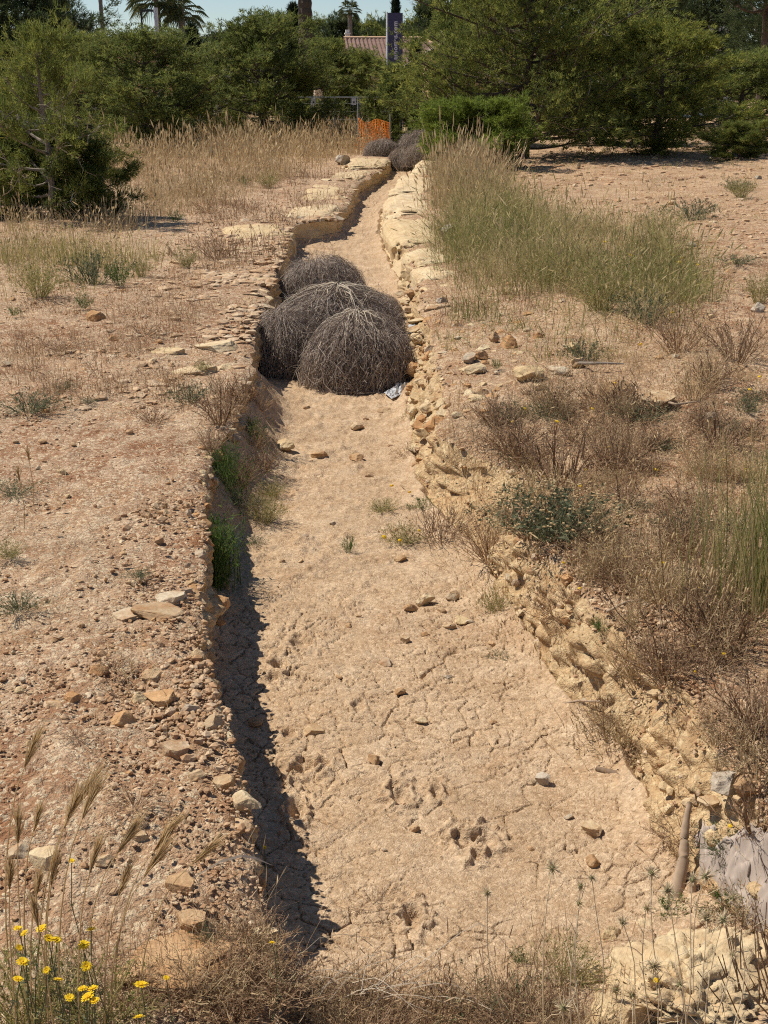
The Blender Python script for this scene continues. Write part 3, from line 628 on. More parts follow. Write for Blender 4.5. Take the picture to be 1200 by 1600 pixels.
# ------------------------------------------------------------------ plant generators
def curve_pts(b, e, k, rng, wob=.06, sag=0.):
    """n strands from b to e (n,3) with k points, wobble and sag"""
    n = len(b); t = np.linspace(0, 1, k)[None, :, None]
    C = b[:, None] * (1 - t) + e[:, None] * t; L = np.linalg.norm(e - b, axis=1)[:, None, None]
    C = C + np.sin(np.pi * t) * rng.normal(0, wob, (n, 1, 3)) * L + np.sin(2 * np.pi * t) * rng.normal(0, wob * .35, (n, 1, 3)) * L
    C[..., 2] += (sag * np.sin(np.pi * t) * L)[..., 0]
    return C
def grass_vf(mb, rng, base, h, lean=.4, w=.006, k=4, heads=0., hw=2.6, az=None, azs=3.14, tone=None, patchy=0.):
    n = len(base); t = np.linspace(0, 1, k)[None, :, None]; h = np.broadcast_to(h, (n,))
    a = rng.uniform(0, 6.28, n) if az is None else az + rng.uniform(-azs, azs, n)
    dr = np.stack([np.cos(a), np.sin(a), 0 * a], 1); le = np.abs(rng.normal(0, lean, n))[:, None, None]
    C = base[:, None] + np.array([0, 0, 1.]) * t * (h[:, None, None] * (1 - .25 * np.minimum(le, 1.2) * t)) + dr[:, None] * le * h[:, None, None] * t ** 1.8
    prof = np.linspace(1, .25, k)[None]; W = w * prof * rng.uniform(.6, 1.3, (n, 1))
    V, F, i = ribbons(C, W, None, rng); r = rng.random(n) if tone is None else (1 - patchy) * rng.random(n) + patchy * tone; mb.add(V, F, r[i])
    m = rng.random(n) < heads
    if m.any():
        e = C[m][:, -1]; d = C[m][:, -1] - C[m][:, -2]; d /= np.linalg.norm(d, axis=1)[:, None]; L = (h[m] * rng.uniform(.12, .22, m.sum()))[:, None]
        H = np.stack([e - d * L * .2, e + d * L * .4, e + d * L], 1)
        V, F, i = ribbons(H, w * hw * np.array([[.5, 1, .1]]), None, rng); mb.add(V, F, np.clip(r[m][i] + .25, 0, 1))
def shrub_vf(mb, rng, n, R, H, tw=.004, side=4, leaf=0, ls=.012, up=.5, k=5, droop=0., rl=(0, 1), tl=(0, 1)):
    a = rng.uniform(0, 6.28, n); u = np.sqrt(rng.random(n)); hgt = H * (1 - .6 * u ** 2) * rng.uniform(.55, 1.05, n)
    b = np.stack([np.cos(a) * R * .25 * u, np.sin(a) * R * .25 * u, np.zeros(n) - .02], 1)
    e = np.stack([np.cos(a) * R * u, np.sin(a) * R * u, hgt], 1)
    C = curve_pts(b, e, k, rng, .07, up * .2)
    V, F, i = ribbons(C, tw * np.linspace(1.2, .5, k)[None], None, rng); mb.add(V, F, (tl[0] + (tl[1] - tl[0]) * rng.random(n))[i])
    if side:
        s = rng.integers(0, n, n * side); j = rng.integers(max(1, k // 3), k, n * side); p = C[s, j]
        d = (C[s, j] - C[s, j - 1]); d /= np.linalg.norm(d, axis=1)[:, None] + 1e-9
        d = d + rng.normal(0, .6, d.shape); d[:, 2] += up * .5 - droop; d /= np.linalg.norm(d, axis=1)[:, None]
        q = p + d * (H * rng.uniform(.1, .32, (len(p), 1)))
        C2 = curve_pts(p, q, 3, rng, .08)
        V, F, i = ribbons(C2, tw * .6, None, rng); mb.add(V, F, (tl[0] + (tl[1] - tl[0]) * rng.random(len(p)))[i])
        if leaf:
            m = rng.integers(0, len(p), n * leaf); t = rng.random((len(m), 1)); c = C2[m, 0] * (1 - t) + C2[m, 2] * t
            leaves(mb, rng, c, ls, rl)
def leaves(mb, rng, c, ls, rl=(0, 1), asp=.45, up=0.3):
    n = len(c); d = rng.normal(size=(n, 3)); d[:, 2] += up; d /= np.linalg.norm(d, axis=1)[:, None]; s = np.cross(d, rng.normal(size=(n, 3))); s /= np.linalg.norm(s, axis=1)[:, None]
    L = ls * rng.uniform(.6, 1.4, (n, 1))
    V = np.stack([c - s * L * asp * .5, c + s * L * asp * .5, c + d * L], 1).reshape(-1, 3)
    mb.add(V, np.arange(n * 3).reshape(-1, 3), np.repeat(rl[0] + (rl[1] - rl[0]) * rng.random(n), 3))
def region(poly, n, rng, z=.55, pw=0.):
    """n points spread evenly over the ground inside a patch whose corners show at these photo pixels"""
    Q = np.array([P(x, y, z)[:2] for x, y in poly]); lo, hi = Q.min(0), Q.max(0); out = []; got = 0
    while got < n:
        c = rng.uniform(lo, hi, (n * 2, 2)); ins = np.zeros(len(c), bool); j = len(Q) - 1
        for i in range(len(Q)):
            cr = ((Q[i, 1] > c[:, 1]) != (Q[j, 1] > c[:, 1])) & (c[:, 0] < (Q[j, 0] - Q[i, 0]) * (c[:, 1] - Q[i, 1]) / (Q[j, 1] - Q[i, 1] + 1e-12) + Q[i, 0]); ins ^= cr; j = i
        if pw: ins &= rng.random(len(c)) < (lo[1] / c[:, 1]) ** pw
        out.append(c[ins]); got += ins.sum()
    c = np.concatenate(out)[:n]
    return np.column_stack([c, ground_z(c[:, 0], c[:, 1]) - .03])

# ------------------------------------------------------------------ tumbleweeds
def tumble_parts(seed, R, H, n):
    rng = np.random.default_rng(seed); mb = MB()
    def dome(th, ph, rho): return np.stack([R * rho * np.sin(th) * np.cos(ph), R * rho * np.sin(th) * np.sin(ph), H * .06 + H * .94 * rho * np.cos(th)], -1)
    n1 = n; th0 = np.arccos(1 - rng.random(n1) * 1.15) ; ph0 = rng.uniform(0, 6.28, n1); L = rng.uniform(.15, .5, n1)
    t = np.linspace(0, 1, 4)[None]
    th = np.minimum(th0[:, None] + L[:, None] * t + .10 * rng.normal(size=(n1, 1)) * t, 1.68); ph = ph0[:, None] + rng.normal(0, .14, (n1, 1)) * t + .04 * rng.normal(size=(n1, 4))
    lump = 1 + .10 * fbm3(np.sin(th0) * np.cos(ph0) * 2.2 + seed, np.sin(th0) * np.sin(ph0) * 2.2, np.cos(th0) * 2.2, 1, 3, .5, seed)
    rho = (rng.uniform(.62, 1.0, n1) ** .7 * lump)[:, None] + rng.normal(0, .05, (n1, 1)) * t + .02 * rng.normal(size=(n1, 4))
    C = dome(th, ph, rho); V, F, i = ribbons(C, np.array([[.0052, .0045, .0036, .0024]]) * rng.uniform(.7, 1.3, (n1, 1)), None, rng); mb.add(V, F, rng.random(n1)[i])
    # small side twigs
    n2 = n; j = rng.integers(0, n1, n2); p = C[j, rng.integers(1, 4, n2)]; d = rng.normal(size=(n2, 3)); d[:, 2] -= .5; d /= np.linalg.norm(d, axis=1)[:, None]
    V, F, i = ribbons(np.stack([p, p + d * R * rng.uniform(.04, .12, (n2, 1))], 1), .0028, None, rng); mb.add(V, F, rng.random(n2)[i])
    n5 = 520; th5 = np.arccos(1 - rng.random(n5) * 1.0); ph5 = rng.uniform(0, 6.28, n5); p5 = dome(th5, ph5, rng.uniform(.85, 1.02, n5)); d5 = p5 / np.linalg.norm(p5, axis=1)[:, None] + rng.normal(0, .7, (n5, 3)); d5 /= np.linalg.norm(d5, axis=1)[:, None]
    V, F, i = ribbons(curve_pts(p5, p5 + d5 * R * rng.uniform(.08, .3, (n5, 1)), 4, rng, .15), np.array([[.004, .0034, .0028, .0016]]), None, rng); mb.add(V, F, .4 + .6 * rng.random(n5)[i])
    # inner wood from the root
    n3 = 260; th3 = np.arccos(1 - rng.random(n3)); ph3 = rng.uniform(0, 6.28, n3)
    e = dome(th3, ph3, rng.uniform(.7, .95, n3)); b = np.tile(np.array([[0, 0, .12 * H]]), (n3, 1)); C3 = curve_pts(b, e, 5, rng, .08, .25)
    V, F, i = ribbons(C3, np.array([[.012, .009, .007, .005, .003]]), None, rng); mb.add(V, F, .6 * rng.random(n3)[i])
    fine = mb.mesh('twigs', 'tumble')
    mb = MB(); n4 = 46; ph4 = rng.uniform(0, 6.28, n4); tt = np.linspace(0, 1, 7)[None]
    th = .06 + (rng.uniform(.35, 1.0, (n4, 1))) * tt + .03 * rng.normal(size=(n4, 7)); ph = ph4[:, None] + rng.normal(0, .3, (n4, 1)) * tt + .05 * rng.normal(size=(n4, 7)) / (tt + .25)
    C4 = dome(th, ph, 1.0 + .02 * rng.normal(size=(n4, 7))); V, F, i = tubes(C4, np.array([[.0055, .005, .0045, .0038, .003, .0022, .0012]]) * rng.uniform(.55, 1.1, (n4, 1)), 4); mb.add(V, F, rng.random(n4)[i])
    return fine, mb.mesh('branch', 'tumble_pale', True)
TW = [tumble_parts(5, .55, .72, 8500), tumble_parts(6, .62, .78, 8000), tumble_parts(8, .5, .62, 6000)]
def tumbleweed(px, py, D, k, s, lab, rz=0., tilt=(0, 0), z=0., pale=True, grp=None):
    p = PD(px, py, D); t = thing('tumbleweed', lab, 'tumbleweed', (p[0], p[1], gz(p[0], p[1]) + z), rz, grp); t.rotation_euler = (tilt[0], tilt[1], rz); t.scale = s if isinstance(s, tuple) else (s,) * 3
    link('twigs', TW[k][0], t)
    if pale: link('branch', TW[k][1], t)
tumbleweed(562, 600, 12.15, 0, (1.06, 1., .98), 'front tumbleweed, a round grey-brown dome with pale branches fanning from its top', .4, (-.12, .05))
tumbleweed(443, 590, 12.8, 2, (1.0, .85, 1.05), 'brown tumbleweed wedged against the shaded wall beside the front dome', 1.2, pale=False)
tumbleweed(526, 540, 13.4, 1, (1.34, 1., 1.0), 'wide dark tumbleweed directly behind the front dome', .15, (.1, 0))
tumbleweed(505, 450, 16.6, 1, (1.0, .95, .86), 'rearmost tumbleweed of the pile, low and reddish brown', 4.0, (.15, .1), pale=False)
tumbleweed(588, 450, 15.3, 2, (.6, .7, .62), 'small grey tumbleweed tucked behind the pile on the sunny side', 5.0, pale=False)
tumbleweed(598, 245, 41.5, 0, (1.1, 1.1, .75), 'dark tumbleweed under the orange net', 1.0, pale=False)
tumbleweed(660, 235, 41.5, 1, (1.4, 1.4, 1.35), 'brown tumbleweed mass between the net and the green bush', 2.0, pale=False)
tumbleweed(628, 258, 39.8, 2, (1.0, 1., 1.1), 'small grey tumbleweed blocking the far end of the channel', 3.0, pale=False)
tumbleweed(655, 262, 39, 2, (1.1, 1.1, 1.0), 'purple-grey tumbleweed against the green bush at the channel end', .5, pale=False)

# ------------------------------------------------------------------ grass masses (nobody could count the blades)
rng = np.random.default_rng(42)
def grass_mass(name, label, poly, n, hmin, hmax, mat, lean=.35, w=.006, heads=.3, seed=0, pw=0., clump=0., hw=2.6, z=.55, cf=.8, patchy=.5, tuft=16, tr=.09):
    rg_ = np.random.default_rng(seed + 500); nt_ = max(10, n // tuft); c0 = region(poly, nt_, rg_, z, pw); mb = MB(); n = nt_ * tuft
    sp = np.repeat(rg_.uniform(.35, 1.5, nt_), tuft)[:, None] * tr * np.clip(np.repeat(c0[:, 1], tuft)[:, None] / 12, .6, 2.2)
    b = np.repeat(c0, tuft, 0); b[:, :2] += rg_.normal(0, 1, (n, 2)) * sp; b[:, 2] = ground_z(b[:, 0], b[:, 1]) - .03; out = np.arctan2(b[:, 1] - np.repeat(c0[:, 1], tuft), b[:, 0] - np.repeat(c0[:, 0], tuft)); th = np.repeat(rg_.uniform(.55, 1.25, nt_), tuft); tn = np.repeat(rg_.random(nt_), tuft)
    dens = fbm2(b[:, 0], b[:, 1], cf, 3, .55, seed); keep = rg_.random(n) < np.clip(.75 + clump * dens * 2.2, .03, 1); b = b[keep]; dens = dens[keep]; out, th, tn = out[keep], th[keep], tn[keep]
    h = rg_.uniform(hmin, hmax, len(b)) * th * (1 + .6 * dens) * rg_.uniform(.6, 1.1, len(b))
    grass_vf(mb, rg_, b, h, lean, w, 3 if w > .005 else 4, heads, hw, az=out, azs=.9, tone=np.clip(.5 * tn + .25 + 1.0 * fbm2(b[:, 0], b[:, 1], cf * 1.4, 3, .5, seed + 30), 0, 1), patchy=patchy)
    return tag(link(name, mb.mesh(name, mat)), label, 'grass', kind='stuff')
grass_mass('grass', 'tall golden dry grass field before the pines', [(170, 310), (340, 292), (470, 262), (560, 246), (590, 236), (600, 205), (520, 196), (330, 205), (200, 245), (120, 290)], 21000, .45, .85, 'dry_grass', .35, .013, .7, 1, clump=.6, hw=2.8, patchy=.55)
grass_mass('grass', 'short straw-coloured grass fringe along the left bank', [(0, 420), (120, 380), (330, 325), (470, 268), (330, 282), (170, 320), (0, 350)], 6500, .2, .5, 'dry_grass', .45, .009, .5, 2, clump=.6)
grass_mass('grass', 'greenish grass at the foot of the left pine sapling', [(0, 470), (90, 465), (230, 430), (250, 395), (120, 375), (0, 385)], 3600, .15, .42, 'green_grass', .4, .007, .3, 3, clump=.5)
grass_mass('grass', 'tall green and straw grass thicket on the right bank', [(690, 500), (760, 505), (880, 528), (985, 545), (1095, 510), (1100, 430), (980, 375), (860, 345), (770, 305), (700, 296), (690, 360), (682, 430)], 19000, .24, .68, 'green_grass', .6, .0055, .45, 4, clump=1.1, patchy=.65, cf=.6)
grass_mass('grass', 'reddish dry grass below the bright green bush', [(680, 330), (760, 330), (800, 290), (720, 262), (676, 285)], 2600, .5, .95, 'dry_grass', .25, .011, .6, 5)
grass_mass('grass', 'thin dry grass scattered over the right bank', [(700, 600), (1200, 540), (1200, 1150), (1060, 1190), (830, 880), (700, 760)], 5200, .06, .24, 'dry_grass', .7, .003, .4, 6, 1.0, .9)
grass_mass('grass', 'short green fringe of the grass thicket', [(680, 545), (780, 560), (930, 585), (1090, 560), (1130, 470), (1060, 390), (1000, 440), (900, 500), (700, 490)], 3600, .08, .3, 'green_grass', .8, .0055, .3, 21, 0, 1.0, patchy=.6)
grass_mass('dry_scrub', 'low straw and brown weeds fringing the grass thicket', [(680, 560), (900, 590), (1130, 560), (1130, 400), (960, 350), (800, 300), (690, 300)], 4200, .06, .26, 'brown_twig', .8, .005, .4, 17, 0, .9, 2., cf=.9)
grass_mass('dry_scrub', 'wisps of dry litter and seedlings on the channel floor', [(400, 860), (650, 790), (640, 640), (430, 640), (400, 740)], 900, .015, .06, 'brown_twig', 1.2, .004, .2, 20, 0, .8, 2., cf=1.4, z=0.)
grass_mass('dry_scrub', 'reddish brown low weeds over the left bank', [(0, 640), (220, 600), (330, 640), (310, 560), (400, 480), (380, 400), (200, 440), (0, 480)], 8500, .04, .16, 'brown_twig', .9, .0045, .4, 18, .3, 1.2, 2., cf=1.1)
grass_mass('dry_scrub', 'brown weeds between stones of the far left ledge', [(240, 420), (440, 420), (560, 290), (600, 255), (480, 262), (330, 310)], 4200, .06, .26, 'brown_twig', .8, .009, .4, 19, 0, 1.1, 2., cf=.9)
grass_mass('dry_scrub', 'brown ground-hugging dry weeds covering the right bank', [(690, 640), (860, 590), (1200, 520), (1600, 520), (1700, 1330), (1200, 1330), (1080, 1200), (860, 900), (700, 780)], 13000, .05, .18, 'brown_twig', .8, .0032, .5, 16, .9, 1.0, 2.2, cf=1.6)
grass_mass('grass', 'sparse dry stubble on the left bank', [(0, 480), (380, 480), (300, 720), (310, 1000), (380, 1300), (0, 1300)], 1500, .03, .11, 'dry_grass', .9, .003, .2, 7, 1.0, 1.2)
grass_mass('grass', 'sparse scrubby stubble under the right-hand pines', [(820, 300), (1200, 420), (1200, 255), (820, 255)], 1500, .05, .2, 'green_grass', .7, .009, .1, 8, 0, 1.0)
grass_mass('grass', 'fine brown stems covering the near edge of the channel', [(150, 1600), (980, 1600), (880, 1480), (620, 1460), (430, 1445), (380, 1490), (120, 1520)], 4800, .07, .24, 'brown_twig', .6, .0018, .5, 9, 0, .4, 2., z=.3)

# ------------------------------------------------------------------ shrubs and forbs
def mesh_of(fn, name, mat, seed):
    r = np.random.default_rng(seed); mb = MB(); fn(mb, r); return mb.mesh(name, mat)
SH = {}
SH['brown'] = [mesh_of(lambda m, r: shrub_vf(m, r, 70, .22, .22, .0032, 5, 8, .010, .3), 'dry_shrub', 'brown_twig', s) for s in range(4)]
SH['low'] = [mesh_of(lambda m, r: shrub_vf(m, r, 60, .24, .10, .003, 5, 8, .010, .2), 'low_shrub', 'brown_twig', 20 + s) for s in range(3)]
SH['strawy'] = [mesh_of(lambda m, r: shrub_vf(m, r, 55, .2, .24, .0032, 4, 7, .012, .5), 'straw_shrub', 'dry_grass', 60 + s) for s in range(3)]
SH['woody'] = [mesh_of(lambda m, r: (shrub_vf(m, r, 16, .24, .26, .009, 5, 0, .01, .4, tl=(0, .3)), shrub_vf(m, r, 50, .22, .22, .003, 4, 6, .01, .4)), 'woody_shrub', 'brown_twig', 70 + s) for s in range(3)]
SH['grey'] = [mesh_of(lambda m, r: shrub_vf(m, r, 80, .24, .12, .003, 5, 12, .012, .4, rl=(0, .8)), 'grey_shrub', 'grey_green', 10 + s) for s in range(3)]
SH['green'] = [mesh_of(lambda m, r: shrub_vf(m, r, 60, .2, .25, .003, 5, 14, .018, .6), 'green_forb', 'fresh_green', 30 + s) for s in range(3)]
SH['olive'] = [mesh_of(lambda m, r: shrub_vf(m, r, 90, .22, .26, .003, 5, 12, .014, .6), 'olive_shrub', 'green_grass', 40 + s) for s in range(3)]
def plant(kind, px, py, wpx, lab, hs=1., name=None, grp=None, cat='shrub', rz=None, lift=0.):
    p = G(px, py); s = scale_at(p); k = random.randrange(len(SH[kind])); sc = wpx / s / .42
    nm = name or {'brown': 'dry_shrub', 'low': 'dry_shrub', 'grey': 'grey_shrub', 'green': 'green_plant', 'olive': 'olive_shrub', 'woody': 'dry_shrub', 'strawy': 'dry_shrub'}[kind]
    return tag(link(nm, SH[kind][k], None, (p[0], p[1], p[2] + lift), (0, 0, random.uniform(0, 6.28) if rz is None else rz), (sc, sc, sc * hs)), lab, cat, grp)
for (k, x, y, w, hs, lab) in [
    ('grey', 45, 640, 120, .8, 'flat grey-green mat plant, widest one on the left bank'), ('grey', 102, 607, 42, 1., 'little grey tuft just above the wide mat plant'), ('grey', 140, 628, 34, .8, 'tiny green-grey tuft beside the wide mat plant'),
    ('grey', 295, 625, 80, 1.2, 'grey-green bushlet at the channel lip near the tumbleweeds'), ('grey', 22, 770, 90, .7, 'low grey mat at the left picture edge'), ('olive', 15, 870, 60, .8, 'olive tuft at the left picture edge below the grey mat'),
    ('grey', 30, 950, 100, .9, 'dry grey-brown mat with long straws at the left picture edge'), ('olive', 60, 460, 90, 1., 'yellow-green bush at the far left of the grass'), ('grey', 145, 440, 120, 1.3, 'pale-flowered grey bush in the grass'),
    ('green', 188, 445, 46, 1.5, 'fresh green upright plant beside the pale-flowered bush'), ('green', 130, 480, 34, 1.1, 'small green plant in front of the pale-flowered bush'), ('green', 22, 492, 26, .9, 'tiny green sprig at the left picture edge'),
    ('olive', 222, 430, 40, 1.3, 'olive sprig right of the fresh green plant'), ('olive', 290, 415, 50, 1., 'olive clump on the bare slope left of the ledge'), ('brown', 340, 400, 90, .9, 'dark brown bush at the shaded foot of the cream ledge'),
    ('green', 382, 290, 22, 1.2, 'dark green tuft in the far dry grass'), ('olive', 420, 292, 46, .9, 'yellow-green clump near the far left ledge'), ('green', 274, 345, 28, 1., 'green tuft half way up the left slope'),
    ('low', 325, 330, 70, 1.2, 'reddish dry clump on the left slope'), ('low', 225, 520, 90, .8, 'reddish dry mat beside the orange boulder'), ('low', 95, 545, 90, .7, 'thin reddish mat on the left bank'),
    ('brown', 360, 650, 70, 1.3, 'brown dry bush hanging over the shaded wall'), ('brown', 398, 700, 60, 1.3, 'brown wiry bush at the foot of the shaded wall'), ('brown', 385, 745, 60, 1.2, 'straw-coloured wiry bush above the green tufts'),
    ('low', 240, 655, 90, 1., 'brown dry mat at the lip above the green tufts'), ('low', 175, 1040, 80, 1., 'brown twiggy mat in the rubble of the left bank'), ('low', 210, 1255, 120, .8, 'wide brown mat behind the barley ears'),
    ('low', 120, 1150, 70, .8, 'dusty brown mat at the left of the rubble'), ('grey', 215, 900, 60, .6, 'faint grey-green sprigs above the bedrock slab'),
    ('olive', 318, 580, 30, 1.2, 'small olive tuft on the thin rock sheet'),
    ('woody', 880, 760, 160, 1.1, 'large brown dry bush at the top of the rubble slope'), ('brown', 960, 730, 150, 1., 'reddish brown dry bush behind the beige-flowered shrub'), ('brown', 800, 700, 130, 1., 'thin dry bush on the rubble slope'),
    ('brown', 690, 845, 140, .9, 'brown dry clump where the sunlit wall dips to the floor'), ('brown', 770, 870, 150, 1., 'dense brown clump at the top of the near sunlit wall'), ('olive', 625, 850, 70, .9, 'yellow-flecked clump on the floor beside the dip'),
    ('green', 660, 800, 50, .8, 'fresh green patch at the foot of the sunlit wall'), ('olive', 600, 800, 60, .6, 'sparse olive sprigs spreading onto the floor'), ('brown', 640, 720, 60, 1., 'thin reddish twigs at the foot of the stone wall'),
    ('green', 545, 862, 26, 2., 'single thin green plant standing on the floor'), ('olive', 775, 960, 50, 1.7, 'wiry green-brown clump hanging on the near sunlit wall'), ('grey', 780, 1030, 50, .9, 'low grey clump at the foot of the near sunlit wall'),
    ('green', 775, 575, 22, 1.2, 'bright green sprig among the ochre rubble'), ('olive', 640, 660, 40, .6, 'short weeds along the base of the stone wall'),
    ('grey', 1080, 340, 90, 1.1, 'grey-green bush on the open stony ground'), ('olive', 1030, 372, 70, 1.3, 'olive bush at the edge of the thicket'), ('grey', 1150, 295, 60, .9, 'grey tuft under the pines'),
    ('olive', 1158, 306, 50, 1., 'yellowish tuft under the right-hand pines'), ('grey', 1010, 500, 120, 1.4, 'grey-green bush at the front of the thicket'), ('olive', 940, 480, 110, 1.3, 'yellow-flecked bush inside the thicket'),
    ('grey', 915, 560, 90, 1.2, 'silvery bush at the front corner of the thicket'), ('brown', 1060, 545, 130, 1.2, 'brown bush at the right end of the thicket'), ('grey', 1150, 410, 90, .5, 'flat green mat on the open stony ground'),
    ('olive', 1185, 470, 60, 1.4, 'leafy tuft at the right picture edge level with the thicket'), ('brown', 1150, 560, 140, 1.1, 'brown bush at the right edge above the bare patch'), ('grey', 1165, 640, 70, 1., 'grey tuft near the whitish pitted stone'),
    ('woody', 1130, 1010, 150, 1.1, 'dark tangled brush below the flower spikes'), ('woody', 1040, 1050, 120, .9, 'dark brush tangle spilling to the near sunlit wall'), ('woody', 1180, 1130, 140, 1., 'dark brown brush at the right picture edge'),
    ('strawy', 1120, 1160, 110, .9, 'brown brush behind the white-sided block'), ('woody', 1180, 1300, 130, .9, 'brush overhanging the grey cloth'), ('brown', 1060, 850, 130, 1., 'brown tuft behind the flower spikes'),
    ('grey', 1070, 830, 110, .9, 'grey dried bush behind the flower spikes'), ('strawy', 950, 880, 110, .9, 'dry brown tangle between beige shrub and flower spikes'), ('low', 870, 960, 120, 1., 'brown mat on top of the near sunlit wall'),
    ('green', 940, 985, 46, .8, 'small green tuft on top of the near sunlit wall'), ('low', 960, 1120, 110, .9, 'reddish mat above the branch in the wall')]:
    plant(k, x, y, w, lab, hs)
DS = ('low dry brown or straw-coloured shrub in the scrub of the right bank', 'dry shrubs on the right bank')
b = region([(760, 640), (1200, 590), (1200, 1330), (1100, 1180), (900, 930), (790, 800)], 125, np.random.default_rng(77), pw=.8)
for q in b:
    s_ = random.uniform(.5, 1.2); k = random.choice(['brown', 'woody', 'low', 'low', 'strawy', 'strawy', 'grey'])
    tag(link('dry_shrub', random.choice(SH[k]), None, q + np.array([0, 0, .01]), (0, 0, random.uniform(0, 6.28)), (s_, s_, s_ * random.uniform(.7, 1.1))), DS[0], 'shrub', DS[1])
NS = ('fine dry brown shrub at the near end of the channel', 'dry shrubs in the foreground')
b = region([(120, 1600), (930, 1600), (860, 1520), (640, 1500), (430, 1475), (300, 1530)], 56, np.random.default_rng(78), z=.3)
for q in b:
    s_ = random.uniform(.5, .85)
    tag(link('dry_shrub', random.choice(SH[random.choice(['brown', 'brown', 'woody', 'strawy'])]), None, q + np.array([0, 0, .01]), (0, 0, random.uniform(0, 6.28)), (s_, s_, s_ * .72)), NS[0], 'shrub', NS[1])
for (k, x, y, w, hs, lab) in [('olive', 40, 1600, 200, 1.2, 'green-grey weedy clump under the yellow flowers at the corner'), ('olive', 150, 1600, 190, 1., 'weedy clump under the middle yellow flowers'), ('grey', 95, 1560, 150, 1.1, 'greyish weeds between the yellow flowers'),
                              ('grey', 330, 1470, 70, 1.3, 'grey sprig beside the whitish lump of the near bank'), ('olive', 880, 1530, 130, .9, 'olive weeds left of the big pitted rock'), ('grey', 780, 1590, 200, .9, 'grey weeds at the bottom edge before the pitted rock'),
                              ('green', 810, 1505, 36, 1.4, 'small bright green leaves sprouting on the near soil'), ('green', 1050, 1430, 70, .8, 'dark green leaves behind the big pitted rock'), ('green', 1130, 1445, 90, 1.1, 'green blades between the pitted rock and the cloth'),
                              ('low', 590, 1420, 110, .5, 'thin flat dry sprigs on the near mud')]:
    plant(k, x, y, w, lab, hs)
# beige-flowered shrub
def heli(m, r): shrub_vf(m, r, 130, .30, .20, .003, 4, 9, .02, .6, rl=(0, .8))
p = G(868, 832); t = thing('everlasting_shrub', 'low grey-green shrub dotted with beige flower heads', 'shrub', p)
link('foliage', mesh_of(heli, 'foliage', 'grey_green', 3), t, scale=(1.5, 1.3, 1.2))
r = np.random.default_rng(4); a = r.uniform(0, 6.28, 240); u = np.sqrt(r.random(240)); c = np.stack([.44 * u * np.cos(a), .38 * u * np.sin(a), .24 * (1 - .5 * u ** 2) * r.uniform(.85, 1.15, 240)], 1)
V0, F0 = ICO[1]; V = (V0[None] * r.uniform(.006, .011, (240, 1, 1)) * np.array([1, 1, .6]) + c[:, None]).reshape(-1, 3); F = (F0[None] + np.arange(240)[:, None, None] * len(V0)).reshape(-1, 3)
tag(link('flower_heads', mk('flower_heads', V, F, 'straw', np.repeat(r.random(240), len(V0))), t), kind='stuff')
# green needle-like tufts in the shade of the left wall
for (x, y, h, n, lab) in [(338, 775, .42, 240, 'upright bright green tuft growing at the shaded wall'), (335, 885, .36, 220, 'lower bright green tuft at the foot of the shaded wall'), (352, 700, .3, 120, 'slim green tuft above the bright ones at the shaded wall')]:
    r = np.random.default_rng(int(x + y)); mb = MB(); base = np.column_stack([r.normal(0, .05, n), r.normal(0, .12, n), np.zeros(n)])
    grass_vf(mb, r, base, r.uniform(.6, 1.1, n) * h, .3, .006, 4)
    leaves(mb, r, base[r.integers(0, n, n * 6)] * 1.3 + np.column_stack([r.normal(0, .03, n * 6), r.normal(0, .03, n * 6), r.uniform(.1, 1, n * 6) * h]), .05, (0, 1), .12, 1.5)
    q = P(x, y, .12); tag(link('green_tuft', mb.mesh('green_tuft', 'fresh_green'), None, (max(q[0], float(Lf(q[1])) + .06), q[1], .02)), lab, 'plant')
for (k, x, y, w, hs, lab) in [('woody', 345, 660, 80, 1.2, 'dark woody bush on the lip above the green tufts'), ('woody', 380, 625, 70, 1.1, 'dark woody bush at the lip under the pile of tumbleweeds'), ('brown', 330, 700, 70, 1.2, 'brown bush spilling over the lip onto the green tufts'), ('brown', 402, 640, 60, 1.2, 'brown wiry plant at the wall foot right below the pile of tumbleweeds'), ('grey', 392, 680, 56, 1.4, 'grey-green seedy plant at the wall foot'), ('brown', 410, 735, 70, 1.1, 'sprawling straw-brown plant on the floor beside the wall foot'),
        ('brown', 372, 760, 60, 1.5, 'tall brown wiry plant leaning out of the wall shadow'), ('grey', 392, 850, 50, 1.0, 'thin grey weed at the end of the plants along the wall'), ('olive', 425, 775, 54, .9, 'low olive weed beside the pale green leafy plant'), ('brown', 350, 620, 80, 1.1, 'brown bush draped over the lip level with the flat slabs')]:
    plant(k, x, y, w, lab, hs)
plant('olive', 412, 815, 70, 'leafy pale green plant at the edge of the wall shadow', 1.3, 'green_plant', cat='plant')
plant('grey', 375, 790, 60, 'grey wiry seed-headed plant between the green tufts', 1.6, 'grey_plant', cat='plant')
